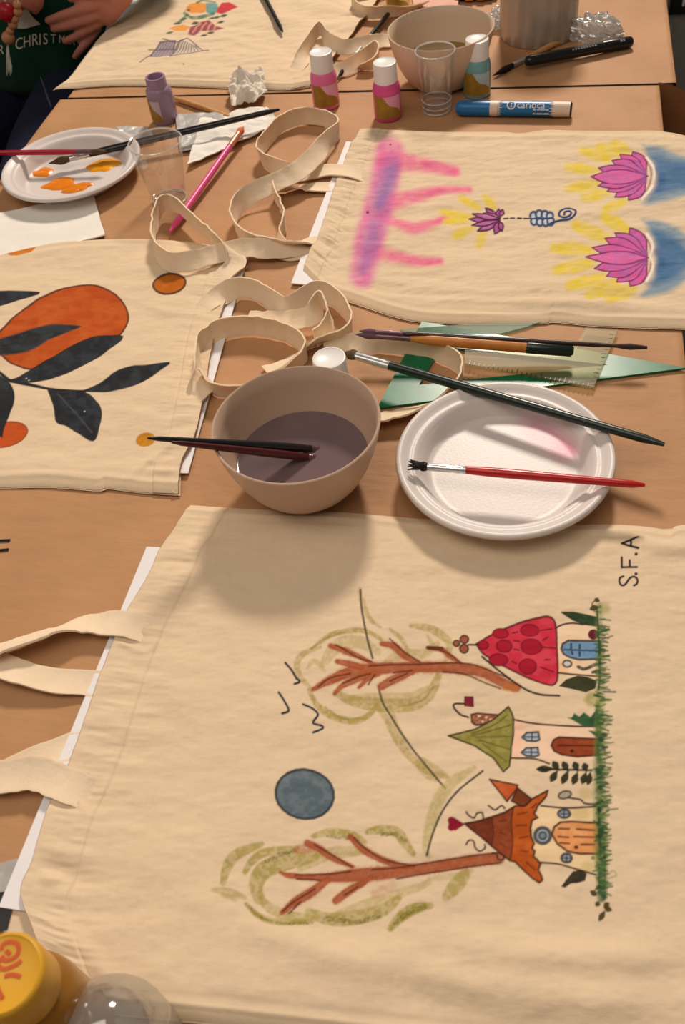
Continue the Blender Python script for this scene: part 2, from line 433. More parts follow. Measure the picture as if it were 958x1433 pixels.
    B = Bc + (B - Bc) * 1.006
    zb = .0008 + .0006 * fbm(B[..., 0] * 40, B[..., 1] * 40, seed + 31)
    if zfun is not None: zb = zb + zfun(B[..., 0], B[..., 1])
    bv = np.stack([B[..., 0], B[..., 1], TZ + zb], -1).reshape(-1, 3)
    link('back_panel', bv, grid_faces(60, 60), M['cotton'], root)
    return root

def strap(root, st, width=.024, name='handle', th=.0013, n=None, seed=0):
    """woven tape: stations (px, py, z of its middle, tilt in degrees: 0 stands on edge, 90 lies flat)"""
    P = [list(W(x, y, z)) + [t] for x, y, z, t in st]
    for i in (0, -1):
        if st[i][2] > .009 and st[i][3] >= 88: P[i][2] -= .0065
    C = crom(P, n or 14 * len(P)); p = C[:, :3]; tl = np.radians(C[:, 3] + 10 * (1 - sstep(78, 88, C[:, 3])) * (vnoise(np.arange(len(C)) * .23, 0, seed) - .5))
    T = np.gradient(p, axis=0); T[:, 2] *= .3; T /= np.linalg.norm(T, axis=1)[:, None]
    N = np.cross(np.array([0, 0, 1.]), T); N /= np.linalg.norm(N, axis=1)[:, None]
    U = np.cross(T, N)
    ax = np.cos(tl)[:, None] * U + np.sin(tl)[:, None] * N
    nr = np.cross(T, ax)
    w = width * (1 + .10 * (vnoise(np.arange(len(C)) * .31, 3, seed) - .5))
    prof = [(-.5, -.5), (-.5, .5), (-.36, .25), (.36, .25), (.5, .5), (.5, -.5), (.36, -.25), (-.36, -.25)]
    prof = [(-.5, -.7), (-.5, .7), (-.42, .7), (-.38, .4), (.38, .4), (.42, .7), (.5, .7), (.5, -.7), (.42, -.7), (.38, -.4), (-.38, -.4), (-.42, -.7)]
    k = len(prof); v = []
    for a, b in prof: v.append(p + ax * (a * w)[:, None] + nr * (b * th))
    v = np.stack(v, 1).reshape(-1, 3); m = len(C); f = []
    v[:, 2] = np.maximum(v[:, 2], TZ + .0009)
    for i in range(m - 1):
        for j in range(k): f.append((i * k + j, i * k + (j + 1) % k, (i + 1) * k + (j + 1) % k, (i + 1) * k + j))
    f.append(tuple(range(k))[::-1]); f.append(tuple((m - 1) * k + j for j in range(k)))
    o = link(name, v, f, M['cotton_tape'], root); recalc(o); autosmooth(o, 35); return o

def sheet(name, quad, z, m, label, cat, amp=.0, freq=40, th=.0012, n=40, seed=0, root=None, zfun=None, crumple=False):
    """thin card or paper: quad of pixel corners (or a polygon of 4) at height z, with thickness"""
    Q = [W(x, y, z)[:2] for x, y in quad]
    u = np.linspace(0, 1, n); U, Vv = np.meshgrid(u, u)
    S = ((1 - U) * (1 - Vv))[..., None] * Q[0] + (U * (1 - Vv))[..., None] * Q[1] + (U * Vv)[..., None] * Q[2] + ((1 - U) * Vv)[..., None] * Q[3]
    X, Y = S[..., 0], S[..., 1]
    zz = z + amp * (fbm(X * freq, Y * freq, seed, 3)) * 2
    if crumple: zz = z + amp * 2 * np.abs(fbm(X * freq, Y * freq, seed, 4) - .5) * 2.5 + amp * (fbm(X * freq * .4, Y * freq * .4, seed + 4) ) 
    if amp: S = S + ((fbm(X * freq, Y * freq, seed + 7) - .5) * amp * 1.2)[..., None]
    if zfun is not None: zz = zz + zfun(U, Vv)
    top = np.stack([S[..., 0], S[..., 1], TZ + zz], -1).reshape(-1, 3); bot = top - np.array([0, 0, th])
    i = np.arange(n * n).reshape(n, n); f = list(map(tuple, grid_faces(n, n)))
    f += [tuple(q[::-1] + n * n) for q in grid_faces(n, n)]
    ring = list(i[0, :]) + list(i[1:, -1]) + list(i[-1, -2::-1]) + list(i[-2:0:-1, 0])
    for a, b in zip(ring, ring[1:] + ring[:1]): f.append((a, b, b + n * n, a + n * n))
    o = link(name, np.vstack([top, bot]), f, m, root); recalc(o); autosmooth(o, 50)
    if root is None: tag(o, label, cat)
    return o
INK = (34, 30, 30)
OLIVE = (178, 162, 98); OLIVE_D = (140, 128, 62); BARK = (160, 80, 46); BARK_D = (92, 44, 28)

def paint_village(c):
    # ---- upper tree: foliage strokes, then trunk and boughs
    for pts, w, a in [([(435, 908), (463, 888), (498, 882), (522, 888), (538, 900)], 6, .75), ([(448, 905), (428, 912), (416, 926), (419, 946), (436, 964)], 7, .6),
                      ([(432, 966), (443, 986), (463, 1002), (495, 1009), (516, 1000), (527, 986)], 8, .8), ([(470, 970), (490, 980), (517, 985), (552, 987), (582, 984), (602, 970), (613, 946)], 15, .7),
                      ([(480, 978), (520, 975), (570, 975), (598, 962)], 10, .4), ([(575, 877), (600, 880), (618, 890), (629, 903), (624, 925)], 9, .65), ([(508, 838), (513, 858), (521, 870), (532, 878)], 5, .65),
                      ([(545, 881), (560, 893), (572, 912)], 5, .6), ([(534, 932), (560, 916), (590, 916), (612, 902)], 12, .45), ([(452, 930), (470, 905), (500, 898), (528, 912)], 16, .38),
                      ([(430, 935), (440, 925), (455, 940)], 6, .35), ([(598, 890), (607, 905), (625, 912)], 5, .45), ([(525, 985), (540, 1005), (556, 1035), (578, 1062), (600, 1080), (626, 1088)], 9, .65),
                      ([(545, 985), (553, 1010), (566, 1038)], 5, .5), ([(590, 1060), (608, 1074), (624, 1084)], 6, .6), ([(583, 1066), (600, 1085), (612, 1092)], 10, .5), ([(503, 822), (502, 840)], 4, .4)]:
        c.line(pts, w * 1.3, (170, 150, 80), a + .12, 1.6, dry=.4, taper=.5, seed=int(pts[0][0]), grain=4)
    for pts, w in [([(435, 907), (455, 893), (485, 884)], 2), ([(455, 990), (480, 1006), (505, 1004)], 2), ([(560, 988), (590, 980), (606, 962)], 3)]:
        c.line(pts, w, OLIVE_D, .6, 1, dry=.5)
    c.line([(504, 825), (505, 845), (508, 865), (514, 895), (521, 921)], 2.4, (66, 60, 36), .9)
    c.line([(529, 960), (535, 982), (548, 1004), (567, 1034), (590, 1064), (623, 1104)], 2.4, (66, 60, 36), .9)
    for pts, w in [([(722, 963), (700, 954), (676, 942), (650, 937), (600, 934), (560, 934), (520, 936), (490, 941), (462, 953), (438, 965)], [10, 12, 13, 13, 13, 13, 14, 14, 12, 5]),
                   ([(525, 931), (508, 922), (485, 912), (462, 903)], [4, 6, 8, 6]), ([(505, 934), (490, 930), (472, 926)], [8, 9, 6]), ([(468, 972), (480, 960), (500, 950), (523, 942)], [4, 8, 9, 6]),
                   ([(502, 962), (515, 950), (530, 944)], [4, 6, 4]), ([(534, 960), (552, 950), (578, 940)], [10, 11, 6]), ([(585, 929), (565, 917), (550, 904), (534, 901)], [5, 8, 9, 6]),
                   ([(648, 932), (630, 920), (618, 911), (600, 908)], [3, 6, 6, 4])]:
        c.line(pts, [x * 1.5 for x in w], (176, 96, 58), .55, 2.5, dry=.7, seed=int(pts[0][1]) + 3, grain=3)
        c.line(pts, [x * 1.12 for x in w], BARK, .95, 1.2, dry=.12, seed=int(pts[0][1]))
        c.line(pts, [x * .3 for x in w], (186, 104, 62), .5, 1.5, dry=.5)
    c.line([(722, 964), (706, 962)], 9, (186, 110, 50), .8, 2)
    for pts in [[(713, 950), (690, 941), (660, 931), (630, 929), (590, 930), (550, 930), (516, 932)], [(700, 964), (675, 955), (650, 944), (620, 941)], [(520, 926), (500, 920), (470, 902)], [(646, 930), (625, 915), (601, 908)],
                [(588, 927), (565, 912), (545, 894)], [(445, 962), (462, 950), (490, 943)], [(480, 957), (500, 948), (518, 943)], [(515, 958), (524, 944)], [(545, 953), (570, 942)], [(576, 938), (550, 941)]]:
        c.line(pts, 1.8, BARK_D, .85, .8)
    c.line([(598, 907), (618, 909)], 5, (90, 44, 26), .9, 1)
    # ---- birds
    for pts in [[(399, 927), (408, 938), (415, 950)], [(412, 957), (419, 954), (415, 949)], [(390, 969), (398, 982), (404, 995), (395, 999)], [(424, 986), (437, 992), (445, 1001), (438, 1012), (450, 1016), (451, 1020), (438, 1025)]]:
        c.line(pts, 2.4, (40, 42, 54), 1, .8)
    # ---- moon
    c.ell(426, 1111, 41, 34.5, (88, 104, 112), rot=8, line=(46, 54, 62), lw=3, vary=(112, 124, 128), grain=9, soft=1.2)
    c.line([(400, 1090), (425, 1083), (448, 1098)], 7, (128, 136, 136), .4, 3, dry=.5)
    # ---- lower tree
    for pts, w, a in [([(312, 1236), (318, 1212), (332, 1195), (365, 1181)], 12, .75), ([(342, 1220), (352, 1205), (372, 1192), (415, 1187)], 10, .75), ([(362, 1258), (358, 1238), (368, 1218), (398, 1206), (440, 1198)], 20, .75),
                      ([(362, 1250), (374, 1268), (400, 1280), (440, 1285)], 12, .6), ([(438, 1170), (462, 1164), (492, 1168), (510, 1178)], 10, .75), ([(514, 1164), (535, 1161), (556, 1166), (566, 1180), (578, 1196)], 12, .8),
                      ([(344, 1265), (362, 1282), (384, 1290), (436, 1290)], 8, .85), ([(432, 1276), (460, 1286), (500, 1284), (535, 1274), (556, 1258)], 17, .75), ([(546, 1300), (560, 1284), (580, 1272), (602, 1268)], 13, .9),
                      ([(624, 1256), (638, 1240), (652, 1222)], 17, .7), ([(298, 1246), (318, 1248), (342, 1256)], 9, .5), ([(420, 1215), (460, 1195), (510, 1190)], 14, .5), ([(470, 1280), (520, 1262), (580, 1244), (600, 1235)], 12, .4),
                      ([(330, 1260), (310, 1252)], 6, .4), ([(600, 1230), (640, 1226), (660, 1220)], 8, .3)]:
        c.line(pts, w * 1.25, (164, 148, 74), a + .12, 1.8, dry=.4, taper=.45, seed=int(pts[0][0]), grain=5)
    for pts, w in [([(345, 1266), (365, 1284), (390, 1292), (430, 1292)], 4), ([(372, 1205), (395, 1194), (414, 1190)], 6), ([(455, 1285), (500, 1290), (530, 1282)], 7), ([(535, 1168), (552, 1168), (566, 1178)], 6), ([(552, 1292), (574, 1276), (594, 1270)], 7), ([(458, 1170), (490, 1174)], 4)]:
        c.line(pts, w, (120, 108, 48), .8, 1.2, dry=.75, seed=int(pts[0][0]), grain=2.2)
    for pts, w in [([(698, 1201), (660, 1206), (620, 1212), (574, 1218), (530, 1222), (500, 1224), (455, 1227), (413, 1227)], [14, 15, 15, 15, 17, 17, 11, 5]), ([(430, 1180), (446, 1187), (465, 1200), (493, 1212)], [9, 9, 8, 5]),
                   ([(490, 1170), (505, 1186), (528, 1200), (560, 1212), (578, 1214)], [7, 10, 9, 8, 5]), ([(394, 1277), (412, 1262), (436, 1248), (458, 1230)], [6, 12, 12, 9]), ([(470, 1260), (488, 1246), (505, 1236), (520, 1226)], [10, 11, 9, 6]),
                   ([(392, 1220), (402, 1224), (420, 1226)], [4, 8, 6])]:
        c.line(pts, [x * 1.4 for x in w], (176, 96, 58), .5, 2.5, dry=.7, seed=int(pts[0][1]) + 3, grain=3)
        c.line(pts, [x * 1.08 for x in w], BARK, .95, 1.2, dry=.1, seed=int(pts[0][1]))
        c.line(pts, [x * .3 for x in w], (182, 100, 60), .5, 1.5, dry=.5)
    c.line([(525, 1250), (548, 1240)], 14, (184, 110, 66), .35, 3, dry=.5)
    c.line([(416, 1188), (440, 1186)], 12, (170, 90, 52), .6, 2, dry=.4)
    for pts in [[(698, 1194), (650, 1200), (600, 1208), (560, 1214), (520, 1217)], [(700, 1208), (650, 1215), (590, 1224), (555, 1230)], [(440, 1182), (465, 1196), (491, 1212)], [(495, 1172), (512, 1188), (540, 1204), (580, 1212)],
                [(413, 1224), (450, 1223), (490, 1219)], [(395, 1275), (410, 1262), (440, 1244)], [(415, 1230), (448, 1231)], [(404, 1278), (420, 1262)], [(482, 1252), (500, 1240)]]:
        c.line(pts, 2, BARK_D, .85, .8)
    # ---- hill line
    c.line([(664, 1074), (636, 1092), (616, 1116), (604, 1148), (596, 1186), (600, 1200)], [6, 15, 18, 17, 14, 6], OLIVE, .7, 2.5, dry=.3, grain=4)
    c.line([(597, 1198), (606, 1165), (620, 1134), (642, 1106), (675, 1079)], 2.3, (54, 48, 36), .92)
    # ---- house under the red spotted roof
    wl = (236, 202, 164)
    c.poly([(777, 876), (799, 871), (836, 874), (839, 945), (780, 942)], (238, 206, 172), .8)
    c.poly([(779, 925), (800, 925), (792, 942), (780, 942)], (240, 178, 132), .6, 3)
    roof = [(666, 903), (690, 888), (722, 873), (752, 864), (768, 862), (777, 872), (779, 905), (780, 945), (776, 957), (766, 958), (735, 947), (700, 930), (676, 916)]
    c.poly(roof, (200, 46, 66), 1, smooth=True, line=(92, 24, 30), lw=2.4, vary=(214, 70, 84), grain=14)
    for x, y, rx, ry in [(741, 881.5, 13, 8.5), (743, 905, 14.5, 10.5), (738, 933, 12, 10.5), (705, 905, 11, 8.5), (700, 887, 11, 7), (697, 924, 13, 8), (676, 904, 7, 6)]:
        c.ell(x, y, rx, ry, (166, 22, 44), line=(120, 18, 34), lw=1.6)
    for p in [[(756, 881), (772, 879)], [(759, 896), (766, 891)], [(758, 905), (778, 906)], [(756, 934), (774, 940)], [(762, 923), (769, 923)], [(716, 886), (724, 884)], [(719, 897), (726, 898)], [(719, 909), (726, 910)], [(716, 926), (722, 929)]]:
        c.line(p, 1.6, (110, 16, 34), .9, .7)
    for x, y, r in [(638.5, 902, 4.5), (649.5, 896, 6), (649, 909.5, 6)]: c.ell(x, y, r, r, (150, 84, 58), line=(60, 26, 22), lw=1.8)
    c.line([(655, 904), (667, 904)], 2, (60, 26, 22))
    c.line([(777, 878), (786, 873), (800, 871), (816, 873)], 2, (66, 34, 26)); c.line([(780, 941), (800, 943), (838, 946)], 2, (66, 34, 26))
    c.poly([(785, 907), (787, 900), (795, 895.5), (840, 896), (840, 921), (810, 922), (797, 919), (788, 914)], (112, 148, 180), 1, line=(66, 40, 32), lw=2.4, vary=(92, 126, 164))
    c.line([(789, 908), (834, 909)], 1.6, (40, 62, 100)); 
    for p in [[(799, 900), (799, 906)], [(811, 901), (811, 906)], [(800, 911), (801, 914)], [(811, 911), (811, 917)]]: c.line(p, 2, (34, 44, 70))
    c.ell(793.5, 928, 6, 4.6, (206, 200, 190), line=(58, 56, 64), lw=2.2)
    c.line([(809, 932), (816, 935), (824, 933), (830, 930), (838, 928)], 5, (44, 58, 44), .95, 1.2, dry=.2, grain=3); c.line([(829, 940), (838, 938)], 4, (44, 58, 44))
    c.ell(830, 887, 6.5, 6.5, (104, 24, 44), line=(70, 16, 30), lw=1.5)
    c.poly([(785, 856), (803, 856), (822, 860), (834, 863), (834, 875), (818, 873), (802, 867)], (50, 72, 44), 1, smooth=False, vary=(36, 50, 32), line=(34, 48, 28), lw=1.5)
    c.poly([(783, 960), (793, 951), (808, 946), (822, 948), (834, 953), (832, 963), (819, 968), (800, 964)], (62, 62, 36), 1, vary=(44, 50, 28), line=(40, 42, 24), lw=1.5)
    c.line([(674, 920), (694, 936), (715, 952), (735, 965), (755, 972), (782, 974)], 2.3, (50, 34, 28))
    # ---- house under the olive roof
    c.poly([(718, 1007), (760, 1013), (835, 1017), (832, 1064), (770, 1064), (715, 1061)], (240, 204, 174), .85)
    c.poly([(718, 1010), (735, 1010), (725, 1060), (715, 1060)], (242, 188, 158), .5, 4)
    c.poly([(659, 999), (668, 997), (698, 1000), (690, 1012), (665, 1014), (660, 1010)], (142, 80, 54), 1, line=(58, 28, 22), lw=2, vary=(190, 140, 110), grain=3)
    for x, y in [(670, 1001), (680, 1003), (675, 1009), (686, 1006)]: c.ell(x, y, 2, 1.6, (222, 190, 160))
    c.line([(655, 1003), (644, 999), (635, 990), (636, 985), (650, 984.5)], 2.2, (58, 28, 26))
    c.poly([(650, 975), (661.5, 975), (662, 988), (650, 987)], (128, 30, 48), 1, line=(80, 18, 32), lw=1.5)
    c.poly([(627, 1029), (645, 1025), (664, 1020), (690, 1006), (711, 989), (715, 996), (718, 1004), (718, 1028), (715, 1045), (714, 1060), (712, 1073), (704, 1080), (690, 1061), (664, 1043), (645, 1036)], (140, 132, 62), 1, line=(62, 52, 30), lw=2.2, vary=(164, 154, 84), grain=7)
    for p in [[(660, 1026), (690, 1014), (710, 1000)], [(660, 1029), (715, 1014)], [(665, 1031), (716, 1030)], [(670, 1035), (713, 1048)], [(675, 1040), (708, 1066)]]: c.line(p, 1.8, (92, 84, 38), .7, 1)
    c.line([(719, 1007), (744, 1012), (790, 1016), (832, 1017)], 2, (66, 34, 26)); c.line([(715, 1061), (746, 1062), (768, 1069)], 2, (66, 34, 26))
    for x, y in [(743, 1030), (742, 1052)]:
        c.poly([(x - 13, y + 1), (x - 6, y - 5.5), (x + 10, y - 6), (x + 11.5, y + 5), (x + 6, y + 7), (x - 6, y + 6)], (168, 178, 188), 1, line=(44, 52, 62), lw=2.4)
        c.line([(x - 9, y + .5), (x + 10, y + 1)], 1.6, (52, 66, 84)); c.line([(x + 1, y - 5), (x + 1, y + 6)], 1.6, (52, 66, 84))
    c.poly([(771, 1043), (774, 1036), (782, 1032), (836, 1034), (837, 1057), (808, 1059), (786, 1056), (775, 1051)], (150, 70, 36), 1, line=(70, 26, 20), lw=2.4, vary=(134, 56, 30))
    c.line([(781, 1043), (834, 1044)], 1.6, (84, 28, 18)); c.ell(800, 1051, 2.6, 2.6, (60, 24, 16))
    c.poly([(794, 1004), (800, 1004), (803, 998), (810, 1003), (817, 997), (826, 1004), (836, 990), (838, 1018), (815, 1016)], (54, 92, 56), 1, vary=(38, 66, 44))
    c.poly([(822, 1022), (836, 1024), (837, 1034)], (50, 86, 54))
    # fern
    for b, t in [((776, 1076), (750, 1077)), ((782, 1078), (773, 1066)), ((780, 1078), (770, 1094)), ((795, 1080), (787, 1066)), ((795, 1078), (786, 1097)), ((808, 1080), (803, 1066)), ((808, 1080), (801, 1098)), ((820, 1080), (817, 1068)), ((820, 1080), (814, 1097)), ((826, 1080), (822, 1098))]:
        c.petal(b, t, 9, (58, 54, 34), line=(40, 38, 24), lw=1, peak=.6)
    c.line([(752, 1077), (790, 1077), (828, 1078)], 2, (40, 38, 24))
    # ---- house under the orange scalloped roof
    c.poly([(757, 1127), (836, 1128), (838, 1222), (795, 1211), (750, 1204), (744, 1160)], (238, 206, 156), .7)
    c.ell(812, 1138, 14, 9, (190, 170, 100), a=.45, soft=4); c.ell(822, 1212, 9, 8, (190, 176, 100), a=.5, soft=4); c.ell(820, 1110, 11, 9, (190, 164, 96), a=.5, soft=4)
    c.poly([(724, 1103), (745, 1119), (734, 1131), (715, 1121)], (120, 56, 28), 1, line=(58, 24, 18), lw=2)
    c.poly([(684.5, 1090.5), (724, 1099), (722, 1105), (709, 1122)], (188, 86, 40), 1, line=(76, 30, 20), lw=2.2, vary=(204, 106, 58))
    rf = [(650, 1153), (670, 1149), (687, 1144), (705, 1138), (721, 1128), (734, 1128), (744, 1118), (766, 1106), (764, 1114), (758, 1121), (752, 1127), (750, 1133), (747, 1138), (752, 1144), (744, 1148), (742, 1158), (743, 1170), (747, 1180), (744, 1187), (748, 1191), (746, 1198), (751, 1202), (756, 1208), (753, 1216), (757, 1224), (759, 1231), (754, 1235), (745, 1229), (720, 1206), (712, 1204), (700, 1195), (688, 1185), (668, 1168)]
    c.poly(rf, (176, 80, 26), 1, vary=(196, 100, 40), grain=9)
    c.poly([(650, 1153), (670, 1149), (687, 1144), (705, 1138), (718, 1131), (715, 1150), (716, 1180), (714, 1205), (700, 1195), (688, 1185), (668, 1168)], (136, 62, 32), 1, vary=(150, 76, 42), grain=6)
    c.poly([(650, 1153), (670, 1149), (688, 1144), (689, 1165), (687, 1185), (668, 1168)], (108, 48, 26), 1, vary=(122, 58, 32), grain=6)
    c.poly(rf, (0, 0, 0), 0, line=(64, 28, 18), lw=2.4)
    c.line([(688, 1145), (690, 1165), (687, 1185)], 1.6, (70, 30, 18), .8); c.line([(718, 1130), (715, 1150), (717, 1180), (713, 1205)], 1.8, (80, 34, 18), .8)
    for p in [[(724, 1140), (738, 1136)], [(722, 1155), (736, 1155)], [(726, 1172), (738, 1170)], [(728, 1190), (738, 1192)], [(698, 1150), (708, 1148)], [(700, 1165), (708, 1168)], [(700, 1180), (706, 1184)], [(744, 1130), (750, 1124)], [(736, 1206), (748, 1216)]]: c.line(p, 1.8, (110, 44, 16), .8, .8)
    c.ell(632, 1149, 6, 5.2, (140, 22, 44), rot=30); c.ell(632, 1158, 6, 5.2, (140, 22, 44), rot=-30); c.poly([(627, 1150), (636, 1145), (650, 1154), (637, 1163), (628, 1158)], (140, 22, 44), vary=(116, 16, 36), grain=5)
    for p in [[(652, 1137), (656, 1142), (663, 1145), (667, 1139), (674, 1138), (676, 1145)], [(683, 1128), (692, 1134), (698, 1130), (702, 1128), (706, 1132)], [(652, 1183), (656, 1177), (662, 1178), (665, 1188), (671, 1192), (678, 1188), (678, 1183)], [(688, 1195), (694, 1195), (696, 1202), (702, 1204), (706, 1199)]]: c.line(p, 2, (60, 44, 38), .95, .8)
    c.line([(757, 1127), (795, 1130), (834, 1128)], 2, (58, 34, 28)); c.line([(754, 1206), (778, 1208), (795, 1212), (834, 1223)], 2, (58, 34, 28))
    c.ell(759, 1169, 11, 11, (156, 164, 168), line=(58, 66, 76), lw=4); c.ell(759, 1169, 5, 5, (120, 132, 142), line=(58, 66, 76), lw=2.2)
    for x, y, rx, ry in [(789, 1138, 8.5, 6), (792.5, 1200, 7.5, 6)]:
        c.ell(x, y, rx, ry, (150, 158, 166), line=(48, 54, 66), lw=2.8); c.line([(x - 5, y), (x + 6, y)], 1.4, (48, 54, 66)); c.line([(x, y - 4), (x, y + 4)], 1.4, (48, 54, 66))
    c.poly([(772, 1167), (775, 1157), (784, 1150), (800, 1149), (839, 1151), (840, 1194), (812, 1194), (794, 1191), (780, 1181)], (222, 150, 92), 1, line=(70, 34, 24), lw=2.6, vary=(230, 168, 116), grain=8)
    for p in [[(782, 1159), (796, 1159)], [(807, 1159), (832, 1161)], [(781, 1170), (795, 1171)], [(803, 1170), (834, 1171)], [(783, 1179), (796, 1180)], [(813, 1181), (832, 1181)]]: c.line(p, 2.8, (112, 50, 26), .9, 1)
    c.ell(806, 1185, 3, 2.6, (84, 34, 18))
    c.ell(790, 1112, 9, 5, (170, 162, 140), rot=-12, line=(74, 66, 56), lw=2.2); c.line([(795, 1116), (812, 1119), (818, 1124), (834, 1125)], 2, (60, 40, 30))
    c.poly([(786, 1240), (794, 1229), (802, 1219), (814, 1217), (820, 1222), (818, 1231), (808, 1234), (798, 1235), (790, 1241)], (60, 54, 40), 1, vary=(46, 42, 34), line=(42, 36, 28), lw=1.5)
    # ---- grass strip
    r = random.Random(5)
    c.line([(838, 848), (838, 900), (840, 960), (838, 1020), (838, 1080), (839, 1140), (841, 1200), (842, 1256)], [10, 11, 12, 14, 17, 19, 20, 12], (104, 124, 62), .6, 3, dry=.3, grain=5)
    c.line([(836, 985), (838, 1040), (838, 1100), (840, 1160), (842, 1220), (842, 1255)], [6, 9, 9, 9, 13, 12], (62, 96, 52), .9, 2.5, dry=.35, grain=5)
    c.line([(835, 850), (838, 905), (839, 945), (837, 965)], 2.2, (44, 66, 36), .9); c.line([(838, 1130), (840, 1195)], 3, (40, 60, 40), .8)
    c.ell(829, 978, 12, 10, (150, 146, 66), a=.7, soft=4, dry=.4); c.ell(846, 851, 8, 7, (150, 150, 80), a=.6, soft=4)
    for _ in range(210):
        y = r.uniform(850, 1252); x = 840 + r.gauss(0, 3.5) + (2 if y > 1000 else 0)
        k = r.choice([(54, 92, 48), (72, 110, 54), (40, 76, 42), (104, 122, 62), (46, 84, 56)])
        c.line([(x - 3, y), (x + r.uniform(3, 13), y + r.uniform(-5, 5))], r.uniform(1.2, 2.6), k, r.uniform(.6, .95), .8)
    for _ in range(26):
        y = r.uniform(1000, 1255); c.ell(840 + r.gauss(0, 5), y, r.uniform(2, 5), r.uniform(2, 5), r.choice([(36, 62, 40), (40, 74, 44), (30, 52, 34)]), a=.8, soft=1.5)
    for p in [((836, 848), (825, 852)), ((834, 842), (836, 837)), ((838, 1288), (846, 1274)), ((845, 1269), (856, 1273)), ((845, 1268), (852, 1263)), ((835, 1252), (826, 1246)), ((833, 1262), (839, 1266))]:
        c.petal(p[0], p[1], 7, (84, 70, 34), line=(60, 48, 24), lw=1)
    c.line([(828, 848), (829, 843), (833, 840)], 1.6, (92, 78, 40), .9, .8); c.line([(852, 1228), (862, 1224), (858, 1217), (852, 1222)], 2, (150, 158, 110), .6)
    # ---- signature
    s = lambda *p: c.line([(800 + x / 5.968, 720 + y / 5.968) for x, y in p], 3.0, (30, 26, 30), 1, .8, smooth=False)
    s((416, 240), (552, 190)); s((416, 240), (552, 282)); s((492, 212), (492, 262))
    s((415, 355), (416, 436)); s((416, 435), (542, 434)); s((484, 434), (482, 380))
    c.ell(889.6, 775.2, 2.3, 2.1, (30, 26, 30)); c.ell(889.6, 802.2, 2.2, 2, (30, 26, 30))
    c.line([(800 + x / 5.968, 720 + y / 5.968) for x, y in [(428, 512), (402, 524), (396, 556), (412, 584), (438, 584), (458, 562), (482, 528), (512, 514), (538, 524), (548, 552), (538, 578), (518, 588)]], 3.0, (30, 26, 30), 1, .8)

def lotus_flower(c, base, tips, main):
    bx, by = base
    for t, w in tips: c.petal((bx - 2, by + (t[1] - by) * .12), t, w, (212, 92, 156), line=(108, 28, 80), lw=1.5, vary=(178, 104, 172), peak=.55)
    c.petal((bx, by), main, 20, (222, 104, 164), line=(112, 30, 84), lw=1.6, vary=(190, 110, 172), peak=.5)
    for t, w in tips: 
        m = (bx + (t[0] - bx) * .75, by + (t[1] - by) * .75); c.line([(bx - 4, by + (t[1] - by) * .2), m], [5, 2], (176, 96, 168), .35, 2)

